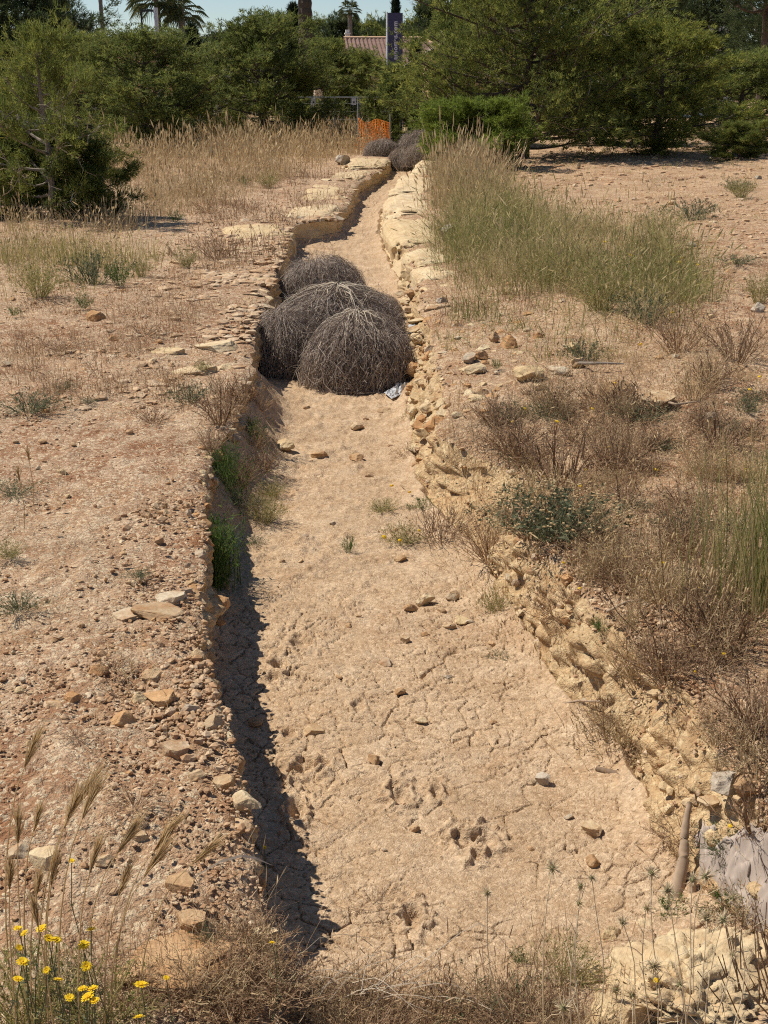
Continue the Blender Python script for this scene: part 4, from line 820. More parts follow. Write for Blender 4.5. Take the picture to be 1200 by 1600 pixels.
# tall green grass at the right edge, flower spikes, dark rods
r = np.random.default_rng(15); mb = MB(); p = G(1192, 940); n = 420
base = np.column_stack([r.normal(0, .12, n), r.normal(0, .2, n), np.zeros(n) - .02]); grass_vf(mb, r, base, r.uniform(.35, .85, n), .25, .006, 5)
tag(link('grass_clump', mb.mesh('grass_clump', 'green_grass'), None, p), 'tall olive green grass clump at the right picture edge', 'grass')
p = G(1065, 985); t = thing('spiked_plant', 'dry plant with many beige cylindrical flower spikes on brown stalks', 'plant', p)
n = 46; r = np.random.default_rng(16); mb = MB(); b0 = np.column_stack([r.normal(0, .09, n), r.normal(0, .1, n), np.zeros(n)]); e0 = b0 * 1.7 + np.column_stack([r.normal(0, .03, n), r.normal(0, .03, n), r.uniform(.2, .36, n)])
V, F, i = ribbons(curve_pts(b0, e0, 4, r, .04), .004, None, r); mb.add(V, F, r.random(n)[i]); link('stalks', mb.mesh('stalks', 'brown_twig'), t)
mbs = MB(); V, F, i = tubes(np.stack([e0, e0 + [0, 0, .012], e0 + [0.002, 0, .035], e0 + [.004, 0, .052], e0 + [.005, 0, .06]], 1), np.array([[.003, .0085, .009, .007, .001]]), 6); mbs.add(V, F, r.random(n)[i])
me = mbs.mesh('flower_spike', 'straw', True)
for j in range(n):
    mj = MB(); sel = slice(j * 30, (j + 1) * 30)
    if j < 3: TWm = None
    Vj = V[sel] - e0[j]; Fj = F[(F[:, 0] >= j * 30) & (F[:, 0] < (j + 1) * 30)] - j * 30
    if j == 0: SPK = mk('flower_spike', Vj, Fj, 'straw', np.full(30, .3), True)
    link('flower_spike', SPK, t, e0[j], (random.uniform(-.2, .2), random.uniform(-.2, .2), 0), random.uniform(.45, .7))
p = G(1215, 1560); mb = MB(); n = 46; r = np.random.default_rng(17)
b0 = np.column_stack([r.normal(0, .06, n), r.normal(0, .06, n), np.zeros(n)]); e0 = b0 + np.column_stack([r.uniform(-.28, .1, n), r.uniform(-.05, .2, n), r.uniform(.15, .42, n)])
V, F, i = tubes(curve_pts(b0, e0, 6, r, .05, -.2), np.linspace(.0035, .0014, 6)[None], 4); mb.add(V, F, r.random(n)[i] * .5)
tag(link('rod_shrub', mb.mesh('rod_shrub', 'brown_twig'), None, (p[0] + .03, p[1] - .1, p[2] - .02)), 'leafless shrub of dark brown rods at the bottom right corner', 'shrub')
# bare pale branches at the bottom centre
mb = MB(); r = np.random.default_rng(18); n = 22; p = G(600, 1590)
b0 = np.column_stack([r.uniform(-.35, .1, n), r.normal(0, .05, n), r.uniform(0, .06, n)]); e0 = b0 + np.column_stack([r.uniform(.1, .35, n), r.normal(-.02, .12, n), r.uniform(-.03, .09, n)])
V, F, i = tubes(curve_pts(b0, e0, 6, r, .08, .25), np.linspace(.0019, .0006, 6)[None], 4); mb.add(V, F, r.random(n)[i])
tag(link('fallen_branch', mb.mesh('fallen_branch', 'tumble_pale'), None, (p[0], p[1], p[2] + .06)), 'bare pale branching twig lying over the near weeds', 'branch')
# ------------------------------------------------------------------ foreground flowers, barley ears and thistles
def petals_mesh(seed):
    r = np.random.default_rng(seed); mb = MB()
    for ring, (cnt, L, el) in enumerate(((13, .0155, .15), (11, .012, .5))):
        for j in range(cnt):
            a = j / cnt * 6.283 + r.normal(0, .06) + ring * .2; d = np.array([math.cos(a) * math.cos(el), math.sin(a) * math.cos(el), math.sin(el)]); s = np.array([-math.sin(a), math.cos(a), 0]); l = L * r.uniform(.85, 1.1)
            c0 = d * .003; V = [c0 - s * .001, c0 + s * .001, c0 + d * l * .7 - s * .0028, c0 + d * l * .7 + s * .0028, c0 + d * l - s * .0014 - [0, 0, .001], c0 + d * l + s * .0014 - [0, 0, .001]]
            mb.add(V, [(0, 1, 3, 2), (2, 3, 5, 4)], r.random())
    return mb.mesh('petals', 'yellow')
PET = [petals_mesh(i) for i in range(3)]
V0, F0 = ICO[2]; EYE = mk('flower_centre', V0 * [.0042, .0042, .0025], F0, 'yellow_eye', None, True)
def daisy(px, py, D, lab, sc=1., grp=None):
    h = PD(px, py, D); g = gz(h[0], h[1]); hh = max(.05, h[2] - g + .02); t = thing('yellow_daisy', lab, 'flower', (h[0], h[1], g - .02), 0, grp)
    r = np.random.default_rng(int(px * 7 + py)); off = r.normal(0, .03, 2)
    C = curve_pts(np.array([[off[0], off[1], 0.]]), np.array([[0, 0, hh]]), 5, r, .04); V, F, i = tubes(C, np.array([[.0016, .0015, .0014, .0012, .0012]]), 5)
    mb = MB(); mb.add(V, F, .3); lc = C[0][r.integers(0, 4, 12)] + r.normal(0, .004, (12, 3)); leaves(mb, r, lc, .03, (.2, .7), .15, .3); link('stem', mb.mesh('stem', 'grey_green'), t)
    rot = (r.normal(0, .25) + .15, r.normal(0, .25), r.uniform(0, 6.28)); hd = link('flower_head', PET[r.integers(0, 3)], t, (0, 0, hh), rot, sc); link('flower_centre', EYE, hd, (0, 0, .002))
for (x, y, lab, sc) in [(65, 717 * 2 + 17, 'yellow daisy highest at the left of the corner bunch', .8), (28, 1451, 'yellow daisy at the far left edge of the bunch', .7), (83, 1468, 'yellow daisy second from the left in the top row', .7),
        (38, 1458, 'small yellow daisy overlapping the far left one', .6), (143, 1453, 'yellow daisy standing highest over the tan rock', .9), (76, 1466, 'side-on yellow daisy of the top row', .7), (90, 1469, 'small side-on yellow daisy beside the top row', .6),
        (131, 1477, 'yellow daisy just below the highest one', .85), (30, 1481, 'half-open yellow daisy at the left', .6), (35, 1503, 'full yellow daisy in the middle of the left column', .9), (135, 1510, 'side-on yellow daisy over the tan rock', .8),
        (73, 1516, 'half-closed yellow bloom low in the bunch', .55), (28, 1530, 'yellow daisy low at the left edge', .75), (91, 1531, 'tilted yellow daisy low in the bunch', .7), (129, 1545, 'yellow daisy at the top of the low cluster', .7),
        (145, 1545, 'yellow daisy at the right of the low cluster', .8), (137, 1558, 'largest open yellow daisy in the low cluster', 1.0), (148, 1564, 'tilted yellow daisy under the low cluster', .7), (109, 1559, 'pale yellow daisy left of the low cluster', .7),
        (221, 1539, 'lone wide open yellow daisy to the right of the bunch', 1.), (217, 1590, 'yellow daisy at the very bottom edge', .85), (112, 1345, 'single small orange-yellow bloom among the barley ears', .5),
        (413, 1324, 'small orange bloom at the lip of the shaded wall', .45), (402, 1365, 'yellow bloom low beside the lip of the shaded wall', .4), (425, 1473, 'small orange-yellow bloom by the faceted rock', .5), (260, 1528, 'half-hidden yellow bud right of the lone daisy', .5), (1026, 1532, 'yellow bloom in front of the big pitted rock', .6)]:
    daisy(x, y, 2.5 + (1600 - y) / 150 * .32 if x < 300 and y > 1400 else (3.9 if 380 < x < 420 else 2.95), lab, sc)
YD = ('tiny yellow flower dotted in the scrub of the right bank', 'tiny yellow flowers on the right bank')
r = np.random.default_rng(91); V0, F0 = ICO[1]; TINY = mk('tiny_yellow_flower', V0 * [1, 1, .45], F0, 'yellow', np.full(len(V0), .4))
spots = [(915, 735), (845, 745), (950, 700), (1025, 735), (1130, 720), (1165, 735), (870, 660), (925, 640), (880, 880), (905, 920), (1090, 920), (1080, 1010), (1130, 1022), (1085, 1050), (1110, 950), (1140, 1290), (1155, 1315), (1165, 1320), (1090, 415), (1065, 405),
         (1060, 412), (1075, 418), (1050, 400), (955, 405), (945, 380), (985, 400), (1000, 540), (1050, 490), (890, 420), (960, 600), (1185, 590), (1170, 610), (820, 640), (800, 660), (905, 760), (1035, 880), (1000, 900), (655, 830), (640, 770), (612, 760), (625, 845), (600, 840)]
for (x, y) in spots:
    q = G(x, y + 14); s_ = scale_at(q); w = r.uniform(2.6, 4.2) / s_
    tag(link('tiny_yellow_flower', TINY, None, (q[0], q[1], q[2] + 16 / s_), (r.normal(0, .4), r.normal(0, .4), 0), (w, w, w)), YD[0] if y > 500 and x > 690 else ('tiny yellow flower dotted in the grass thicket' if x > 690 else 'tiny yellow flower dotted by the dip of the sunlit wall'), 'flower', YD[1] if y > 500 and x > 690 else ('tiny yellow flowers in the thicket' if x > 690 else 'tiny yellow flowers by the dip'))
def barley(hx, hy, bx, D, lab, L=.10, bend=.12):
    e = PD(hx, hy, D); b = PD(bx, 1560, D); b[2] = gz(b[0], b[1]); t = thing('barley_stalk', lab, 'grass', b)
    r = np.random.default_rng(int(hx * 3 + hy)); v = e - b; k = 7; tt = np.linspace(0, 1, k)[:, None]; C = v[None] * np.array([1, 1, 1]) * tt; C[:, 0] = v[0] * tt[:, 0] ** 1.8; C[:, 2] = v[2] * (1 - (1 - tt[:, 0]) ** 1.25)
    V, F, i = tubes(C[None], np.linspace(.0024, .0014, k)[None], 4); link('stem', mk('stem', V, F, 'straw', np.full(len(V), .2)), t)
    d = C[-1] - C[-2]; d /= np.linalg.norm(d); L *= 1.35; n = 110; mb = MB(); u = r.random(n)[:, None]
    p0 = C[-1] + d * u * L * .65; dd = d + r.normal(0, .13, (n, 3)); dd /= np.linalg.norm(dd, axis=1)[:, None]; q = p0 + dd * L * r.uniform(.5, .95, (n, 1))
    q[:, 2] -= .01; V, F, i = ribbons(np.stack([p0, (p0 + q) / 2, q], 1), np.array([[.0042, .0022, .0006]]), None, r); mb.add(V, F, r.random(n)[i]); link('ear', mb.mesh('ear', 'straw'), t)
for (hx, hy, bx, D, lab, L) in [(100, 1295, 70, 2.95, 'brownish upright barley ear, darkest of the bunch', .085), (118, 1262, 60, 3.0, 'tall feathery barley ear leaning to the right', .09), (128, 1282, 90, 2.9, 'feathery barley ear just below the tall one', .09),
        (28, 1318, 40, 2.9, 'drooping brown barley ear at the far left', .07), (52, 1300, 45, 3.1, 'short slim barley ear left of the darkest one', .06), (140, 1365, 120, 2.85, 'brown barley ear hanging in front of the grey stone', .075), (182, 1335, 130, 2.95, 'straw barley ear leaning right above the pebbly bank', .085),
        (225, 1370, 170, 2.9, 'dark barley ear pointing down over the pebbly bank', .085), (240, 1330, 180, 3.0, 'broad feathery barley ear spreading over the bank', .085), (185, 1400, 160, 2.85, 'low barley ear over the half-buried stone', .07), (300, 1350, 220, 3.0, 'slim barley ear furthest towards the channel', .075),
        (55, 1405, 45, 2.8, 'brown barley ear low at the left', .06), (80, 1385, 70, 2.8, 'narrow barley ear in the left middle', .07), (15, 1390, 20, 2.8, 'dim barley ear at the left edge', .06), (38, 1200, 20, 3.2, 'pale thin barley ear rising at the left edge', .08), (60, 1450, 80, 2.75, 'straw barley ear behind the top yellow daisies', .06)]:
    barley(hx, hy, bx, D, lab, L)
for (x, y, lab) in [(38, 735, 'lone small dry grass ear standing on the left bank'), (52, 700, 'second small dry grass ear on the left bank')]:
    q = G(x, y + 90); t = thing('grass_stalk', lab, 'grass', q); r = np.random.default_rng(x); C = np.array([[0, 0, 0], [.01, 0, .12], [.0, 0, .26], [-.01, 0, .32]])
    V, F, i = tubes(C[None], np.array([[.002, .0018, .0015, .001]]), 4); link('stem', mk('stem', V, F, 'straw', np.full(len(V), .9)), t)
    mb = MB(); p0 = C[2] + (C[3] - C[2]) * r.random((40, 1)); dd = np.array([0, 0, 1]) + r.normal(0, .25, (40, 3)); V, F, i = ribbons(np.stack([p0, p0 + dd * .035], 1), .003, None, r); mb.add(V, F, .9); link('ear', mb.mesh('ear', 'straw'), t)
# curved white blade
e = [PD(x, y, 3.2) for x, y in ((300, 1372), (345, 1346), (378, 1337), (400, 1341), (425, 1352))]
V, F, i = ribbons(np.array([e]), np.array([[.002, .006, .008, .007, .001]]), np.array([[0, .4, 1.]])); tag(link('dry_grass_leaf', mk('dry_grass_leaf', V, F, 'tumble_pale', np.full(len(V), 1.))), 'curved whitish dry blade arching over the lip', 'grass')
# thistles
def thistle_head(seed):
    r = np.random.default_rng(seed); mb = MB(); V0, F0 = ICO[1]; mb.add(V0 * [.007, .007, .008], F0, 1.); n = 90
    d = r.normal(size=(n, 3)); d[:, 2] += .5; d /= np.linalg.norm(d, axis=1)[:, None]; p0 = d * .006; q = d * r.uniform(.013, .023, (n, 1))
    V, F, i = ribbons(np.stack([p0, q], 1), np.array([[.0022, .0005]]), None, r); mb.add(V, F, .6 * r.random(n)[i]); return mb.mesh('flower_head', 'thistle')
TH = [thistle_head(i) for i in range(4)]
for j, (x, y, bx, sc, lab) in enumerate([(863, 1357, 850, 1., 'spiky seed head standing highest at the left of the thistle patch'), (907, 1385, 905, .8, 'small dark thistle head below the highest left one'), (1018, 1364, 1024, 1., 'pale thistle head on a long straight stem before the mud'),
        (1043, 1391, 1080, 1., 'dark thistle head at the foot of the pale stick'), (1082, 1374, 1060, .9, 'grey thistle head beside the pale stick'), (1102, 1370, 1080, 1.1, 'brown bristly thistle head in front of the cloth'), (1145, 1403, 1120, .9, 'fluffy thistle head over the green blades'),
        (973, 1442, 1000, .9, 'dark green thistle head left of the pitted rock top'), (1104, 1434, 1080, 1.15, 'large brown thistle head over the rock top, left of a pair'), (1130, 1438, 1090, 1.15, 'large brown thistle head over the rock top, right of a pair'),
        (1022, 1510, 1040, 1.1, 'thistle head in the middle of the pitted rock'), (962, 1547, 970, 1., 'thistle head over the shadowed face of the rock'), (988, 1555, 1000, .9, 'thistle head touching its neighbour low on the rock'), (1062, 1538, 1050, 1., 'straw thistle head low on the pitted rock'),
        (762, 1395, 800, .8, 'small thistle head over the near mud'), (880, 1575, 900, 1.2, 'big fuzzy thistle head at the bottom edge'), (1145, 1492, 1100, .7, 'green thistle bud at the right of the pitted rock'), (925, 1372, 930, .7, 'tiny thistle head between the left heads'),
        (905, 1412, 925, .7, 'low thistle bud over the soil'), (1010, 1420, 1020, .8, 'straw-coloured thistle head at the upper rim of the rock')]):
    D = 2.75 + .12 * (j % 3); e = PD(x, y, D); b0 = PD(bx, 1640, D - .05); b0[2] = gz(b0[0], b0[1]) - .02; r = np.random.default_rng(j + 400); t = thing('thistle', lab, 'thistle', b0)
    C = curve_pts(np.zeros((1, 3)), (e - b0)[None], 7, r, .05); mb = MB(); V, F, i = tubes(C, np.linspace(.0021, .0013, 7)[None], 5); mb.add(V, F, .4)
    q = C[0][[2, 3, 4, 5]]; dd = r.normal(0, .04, (4, 3)); dd[:, 2] = np.abs(dd[:, 2]) + .02; V, F, i = tubes(curve_pts(q, q + dd, 4, r, .06), np.linspace(.0013, .0007, 4)[None], 4); mb.add(V, F, .5); link('stem', mb.mesh('stem', 'thistle'), t)
    link('flower_head', TH[j % 4], t, e - b0, (r.normal(0, .4), r.normal(0, .4), r.uniform(0, 6)), sc * 1.35)

# ------------------------------------------------------------------ wood, cloth and plastic in the channel
def stick(pts, rad, mat, lab, cat='branch', name='dead_branch', side=None):
    C = np.array(pts, float)[None]; t = np.linspace(0, 1, C.shape[1]); k = 26; tt = np.linspace(0, 1, k)
    Cs = np.stack([np.interp(tt, t, C[0, :, i]) for i in range(3)], 1)[None]; r = np.random.default_rng(len(lab)); Cs += np.stack([rad[0] * .5 * np.sin(tt * 5 + len(lab) + j_) * tt * (1 - tt) * 2 for j_ in range(3)], 1)
    V, F, i = tubes(Cs, np.interp(tt, np.linspace(0, 1, len(rad)), rad)[None] * (1 + .05 * r.normal(size=(1, k))), 8); n = len(V); V = V + (.22 * np.interp(np.repeat(tt, 8), np.linspace(0, 1, len(rad)), rad) * fbm3(V[:, 0], V[:, 1], V[:, 2] * .5, 45, 3, .6, 3))[:, None] * np.array([1, 1, .4])
    if 'post' in name: cm = np.repeat(Cs[0], 8, 0); V[:, 1] = cm[:, 1] + (V[:, 1] - cm[:, 1]) * .45
    F = np.concatenate([F, [[0, 1, 2, 3], [4, 5, 6, 7], [0, 3, 4, 7], [n - 1, n - 2, n - 3, n - 4], [n - 5, n - 6, n - 7, n - 8], [n - 1, n - 4, n - 5, n - 8]]])
    return tag(link(name, mk(name, V, F, mat, None, True)), lab, cat)
def Gz(px, py, dz): q = G(px, py); q[2] += dz; return q
a, b_, c = Gz(932, 1211, .03), Gz(962, 1222, .035), Gz(997, 1234, .03)
stick([a, b_, c], [.012, .015, .014], 'wood_dark', 'thick dark broken branch lying at the foot of the sunlit wall')
a, c = G(1052, 1412), PD(1078, 1255, float(G(1052, 1412)[1]) + .22)
stick([a, a * .6 + c * .4 + [.004, 0, .0], a * .3 + c * .7, c], [.034, .024, .017, .012], 'wood', 'pale weathered post leaning upright beside the grey cloth', 'post', 'leaning_post')
stick([G(1078, 1415) + [0, 0, .0], G(1080, 1415) + [.01, .03, .10]], [.014, .013], 'wood', 'short pale stake under the edge of the grey cloth', 'post', 'short_stake')
stick([Gz(866, 1108, .02), Gz(905, 1104, .03), Gz(938, 1102, .02)], [.006, .006, .005], 'wood', 'thin pale root poking across the near sunlit wall')
stick([Gz(866, 1108, .015), Gz(864, 1125, .012), Gz(863, 1143, .012)], [.005, .005, .003], 'wood_dark', 'thin dark root running down from the pale one')
stick([Gz(895, 572, .03), Gz(930, 578, .05), Gz(975, 574, .03)], [.014, .012, .006], 'bark_pale', 'grey twig lying at the end of the row of stones')
stick([Gz(1015, 628, .03), Gz(1055, 640, .04), Gz(1090, 632, .02)], [.012, .01, .005], 'wood', 'short pale twig beside the long blocky stone')
stick([Gz(948, 965, .03), Gz(975, 955, .04), Gz(1000, 947, .03)], [.007, .007, .006], 'wood', 'pale stick on top of the near sunlit wall')
a = G(813, 258); stick([a, a + [.12, 0, .45], a + [.18, 0, .75], a + [.4, .0, .8]], [.04, .035, .03, .02], 'wood', 'bent pale stick standing on the ground below the pines')
# grey cloth on the near right bank
n1, n2 = 60, 48; u, v = np.meshgrid(np.linspace(0, 1, n1), np.linspace(0, 1, n2)); A_, B_, C_, D_ = [G(*q)[:2] for q in ((1082, 1310), (1215, 1330), (1235, 1450), (1092, 1400))]
XY = (A_ * ((1 - u) * (1 - v))[..., None] + B_ * (u * (1 - v))[..., None] + C_ * (u * v)[..., None] + D_ * ((1 - u) * v)[..., None]); r = np.random.default_rng(3)
XY = XY + .02 * np.stack([fbm2(u * 4, v * 4, 1, 3, .5, 5), fbm2(u * 4, v * 4, 1, 3, .5, 6)], -1)
f = np.abs(fbm2(XY[..., 0] * 9 + XY[..., 1] * 5, XY[..., 1] * 4, 1, 3, .5, 9)); f = np.minimum(1, 2.2 * np.abs(fbm2(XY[..., 0] * 12 + XY[..., 1] * 8, XY[..., 1] * 5 - XY[..., 0] * 3, 1, 4, .55, 9))); zc = ground_z(XY[..., 0], XY[..., 1]) + .0 + .12 * (1 - f) ** 1.5 * np.sin(np.pi * np.clip(v * 1.05, 0, 1)) ** .5 - .05 * (v > .97) - .03 * (u < .03)
V = np.stack([XY[..., 0], XY[..., 1], zc], -1).reshape(-1, 3); i = np.arange(n1 * n2).reshape(n2, n1); F = np.stack([i[:-1, :-1], i[1:, :-1], i[1:, 1:], i[:-1, 1:]], -1).reshape(-1, 4)
o = tag(link('grey_cloth', mk('grey_cloth', V, F, 'grey_cloth', None, True)), 'wrinkled dusty grey cloth half buried in the near right bank', 'cloth'); md = o.modifiers.new('s', 'SOLIDIFY'); md.thickness = .006
def crumple(name, lab, corners, amp, mat, seed, lift=.03):
    n1 = n2 = 26; u, v = np.meshgrid(np.linspace(0, 1, n1), np.linspace(0, 1, n2)); A_, B_, C_, D_ = [np.array(q) for q in corners]
    Q = (A_ * ((1 - u) * (1 - v))[..., None] + B_ * (u * (1 - v))[..., None] + C_ * (u * v)[..., None] + D_ * ((1 - u) * v)[..., None])
    Q[..., 2] += lift + amp * np.abs(fbm2(u * 4, v * 4, 1, 3, .6, seed)) * np.sin(np.pi * u) ** .4 * np.sin(np.pi * v) ** .4
    i = np.arange(n1 * n2).reshape(n2, n1); F = np.stack([i[:-1, :-1], i[1:, :-1], i[1:, 1:], i[:-1, 1:]], -1).reshape(-1, 4)
    o = tag(link(name, mk(name, Q.reshape(-1, 3), F, mat)), lab, 'plastic'); md = o.modifiers.new('s', 'SOLIDIFY'); md.thickness = .004
crumple('plastic_sheet', 'crumpled pale grey plastic at the foot of the front tumbleweed', [P(600, 618, .02), P(640, 600, .02), P(646, 612, .03), P(612, 628, .02)], .12, 'plastic', 3)
crumple('plastic_sheet', 'flat grey board or plastic leaning beside the tumbleweeds in the grass', [P(638, 512, .2), P(682, 488, .45), P(672, 505, .42), P(640, 526, .2)], .02, 'plastic', 4)
# ------------------------------------------------------------------ trees
def needle_tufts(mb, rng, p, d, m, L, w, rl):
    n = len(p); q = np.repeat(p, m, 0); dd = np.repeat(d, m, 0) * .8 + rng.normal(0, .55, (n * m, 3)); dd /= np.linalg.norm(dd, axis=1)[:, None]
    nb = rng.normal(0, .6, (n * m, 3)) + np.array([-.45, -.25, .75]); s = np.cross(dd, nb); s /= np.linalg.norm(s, axis=1)[:, None]; l = L * rng.uniform(.6, 1.25, (n * m, 1))
    q = q + rng.normal(0, L * .25, q.shape)
    V = np.stack([q - s * w / 2, q + s * w / 2, q + dd * l], 1).reshape(-1, 3)
    rr = np.clip(np.repeat(rng.normal(.45, .17, n), m) + rng.normal(0, .12, n * m), 0, 1)
    mb.add(V, np.arange(n * m * 3).reshape(-1, 3), np.repeat(rr, 3))
def pine_meshes(seed, H, R, base=.05, nl=44, ntuft=3600, m=12, L=.15, w=.02, mat='pine', bark='bark', shape='cone', bare=0, lean=0.):
    rng = np.random.default_rng(seed); tz = np.linspace(0, 1, 9); tr = np.stack([lean * H * tz ** 1.5 + .03 * H * np.sin(tz * 5 + seed) * tz, .03 * H * np.cos(tz * 4 + seed) * tz, tz * H * .97], 1)
    V, F, i = tubes(tr[None], np.linspace(.024 * H, .003 * H, 9)[None] + .008, 8); wood = MB(); wood.add(V, F, .5)
    hs = base + (1 - base) * (np.arange(nl) + rng.random(nl)) / nl; hs = np.clip(hs, base, .98)
    prof = {'cone': lambda h: (1 - h) ** .62 * 1.02 + .10, 'round': lambda h: np.sqrt(np.clip(1 - (h * 1.55 - .55) ** 2, .05, 1)), 'umbrella': lambda h: np.clip(1.15 * np.sqrt(np.clip(1 - ((h - .72) / .30) ** 2, .02, 1)), .1, 1.2)}[shape](hs)
    az = np.arange(nl) * 2.4 + rng.normal(0, .5, nl); Ls = R * prof * rng.uniform(.62, 1.12, nl)
    b = np.stack([np.interp(hs, tz, tr[:, j]) for j in range(3)], 1); el = rng.uniform(.0, .35, nl) + .55 * hs
    e = b + np.stack([np.cos(az) * np.cos(el), np.sin(az) * np.cos(el), np.sin(el)], 1) * Ls[:, None]; e[:, 2] = np.minimum(np.maximum(e[:, 2], .12), H * 1.02)
    C = curve_pts(b, e, 6, rng, .06, -.08); V, F, i = tubes(C, (Ls * .014 + .006)[:, None] * np.linspace(1.2, .3, 6)[None], 5); wood.add(V, F, .5)
    ns = 7; s = np.repeat(np.arange(nl), ns); tpos = rng.uniform(.25, 1, nl * ns); f = tpos * 5; i0 = np.minimum(f.astype(int), 4); fr = (f - i0)[:, None]
    p = C[s, i0] * (1 - fr) + C[s, i0 + 1] * fr; od = C[s, 5] - C[s, 0]; od /= np.linalg.norm(od, axis=1)[:, None] + 1e-9
    d = od + rng.normal(0, .55, od.shape); d[:, 2] += .28; d /= np.linalg.norm(d, axis=1)[:, None]; l2 = (Ls[s] * .32 + .12 * R * .5) * rng.uniform(.6, 1.2, len(s))
    q = p + d * l2[:, None]; q[:, 2] = np.maximum(q[:, 2], .06); C2 = curve_pts(p, q, 4, rng, .08, .1); V, F, i = tubes(C2, (.004 + l2 * .007)[:, None] * np.linspace(1.1, .4, 4)[None], 3); wood.add(V, F, .5)
    cr = MB(); wgt = l2 / l2.sum(); j = rng.choice(len(s), ntuft, p=wgt); tt = rng.random(ntuft) ** .6 * 3; i0 = np.minimum(tt.astype(int), 2); fr = (tt - i0)[:, None]
    c = C2[j, i0] * (1 - fr) + C2[j, i0 + 1] * fr + rng.normal(0, .065 * R, (ntuft, 3)); dd = C2[j, 3] - C2[j, 0]; dd /= np.linalg.norm(dd, axis=1)[:, None] + 1e-9; dd[:, 2] += .35
    c[:, 2] = np.maximum(c[:, 2], .05); needle_tufts(cr, rng, c, dd, m, L, w, (0, 1))
    dead = MB()
    if bare:
        k = rng.integers(0, nl // 2, bare); u = rng.uniform(.5, 1, (bare, 1)); p = C[k, 2] * (1 - u) + C[k, 5] * u; q = p + rng.normal(0, .16 * R, (bare, 3)); V, F, i = ribbons(curve_pts(p, q, 4, rng, .1), .016, None, rng); dead.add(V, F, rng.random(bare)[i])
    return wood.mesh('trunk', bark), cr.mesh('crown', mat), (dead.mesh('dead_twigs', 'tumble') if bare else None)
TREES = {}
def tmesh(key, **kw):
    if key not in TREES: TREES[key] = (pine_meshes(**kw), kw['H'], kw['R'])
    return TREES[key]
def tree(px, D, top, Rpx, key, lab, rz=0, z0=None, grp=None, name='pine_tree', sy=None):
    q = PD(px, HOR, D); g = gz(q[0], q[1]) if z0 is None else z0; zt = PD(px, top, D)[2]; (tr, cr, dd), H, R = TREES[key]
    sh = (zt - g) / H; sr = (Rpx / (F_PX / (D * 1.0))) / R
    t = thing(name, lab, 'tree', (q[0], q[1], g - .03), rz, grp); t.scale = (sr, sr, sh)
    link('trunk', tr, t); link('crown', cr, t)
    if dd is not None: tag(link('dead_twigs', dd, t), kind='stuff')
    return t
tmesh('sapling', seed=1, H=3.3, R=1.5, base=.02, nl=34, ntuft=1700, m=14, L=.14, w=.018, mat='pine', bark='bark_pale', shape='round', bare=130)
tmesh('bushA', seed=2, H=2.2, R=1.2, base=.0, nl=38, ntuft=3200, m=14, L=.14, w=.018, mat='pine', shape='round', bare=30)
tmesh('pineA', seed=3, H=5.2, R=2.4, base=.0, nl=64, ntuft=5400, m=11, w=.028, shape='round', bare=40)
tmesh('pineB', seed=4, H=5.2, R=2.2, base=.0, nl=60, ntuft=5400, m=11, w=.028, shape='round', bare=30)
tmesh('pineC', seed=5, H=5.2, R=2.0, base=.0, nl=56, ntuft=4700, m=11, w=.028, bare=30)
tmesh('bigpine', seed=6, H=7.0, R=3.7, base=.05, nl=96, ntuft=10500, m=11, w=.026, shape='round', bare=130)
tmesh('brightbush', seed=7, H=2.2, R=1.5, base=.0, nl=44, ntuft=4200, m=12, L=.13, w=.022, mat='pine_bright', shape='round', bare=40)
tmesh('dark', seed=8, H=9.0, R=3.6, base=.06, nl=60, ntuft=4600, m=12, L=.26, w=.045, mat='pine_dark', shape='round')
tmesh('umbrella', seed=9, H=10., R=4.2, base=.42, nl=44, ntuft=3600, m=12, L=.26, w=.045, mat='pine_dark', shape='umbrella', lean=.06)
tmesh('far', seed=10, H=9., R=4.4, base=.0, nl=56, ntuft=4000, m=11, L=.38, w=.085, mat='pine', shape='round')
tmesh('farB', seed=11, H=9., R=4.0, base=.0, nl=50, ntuft=3800, m=11, L=.38, w=.085, mat='pine_dark', shape='round')
for a in [(66, 22.5, 55, 105, 'sapling', 'loose pine sapling with bare pale branches at the left edge', .3), (112, 22.8, 225, 72, 'bushA', 'low dark pine bush in front of the sapling', 1.), (-8, 23.5, 205, 85, 'bushA', 'pine bush cut by the left picture edge', 2.),
          (225, 44, 58, 125, 'pineA', 'broad dense pine behind the golden grass, left of the cypress', .5), (120, 50, 60, 100, 'pineB', 'rounded pine between the sapling and the broad dense pine', 2.2), (408, 50, 32, 105, 'pineB', 'tall rounded pine in the middle of the tree row', 1.4),
          (330, 54, 100, 60, 'pineC', 'small pine under the cypress', 3.), (505, 64, 66, 78, 'pineC', 'olive pine above the mesh fence', .2), (565, 66, 88, 66, 'pineA', 'pine in front of the tiled roof', 4.), (618, 50, 104, 66, 'pineC', 'pale green young pine under the tall sign', 2.),
          (738, 46, 40, 84, 'pineA', 'pine leaning in at the left flank of the biggest pine', 1.), (822, 38, -75, 200, 'bigpine', 'biggest spreading pine with its dark trunk showing at the base', .6), (745, 33.5, 165, 88, 'brightbush', 'bright green low pine bush at the channel end', .0),
          (1032, 38.5, 46, 125, 'pineA', 'bright upright pine with pale trunk on the right', 3.3), (1165, 41, 88, 110, 'pineB', 'rounded pine at the right picture edge', .8), (945, 45, 55, 95, 'pineB', 'shadowed pine between the two big right-hand pines', 5.),
          (1165, 35.5, 195, 50, 'bushA', 'yellow-green bush at the foot of the right-hand pines', 4.)]:
    tree(*a)
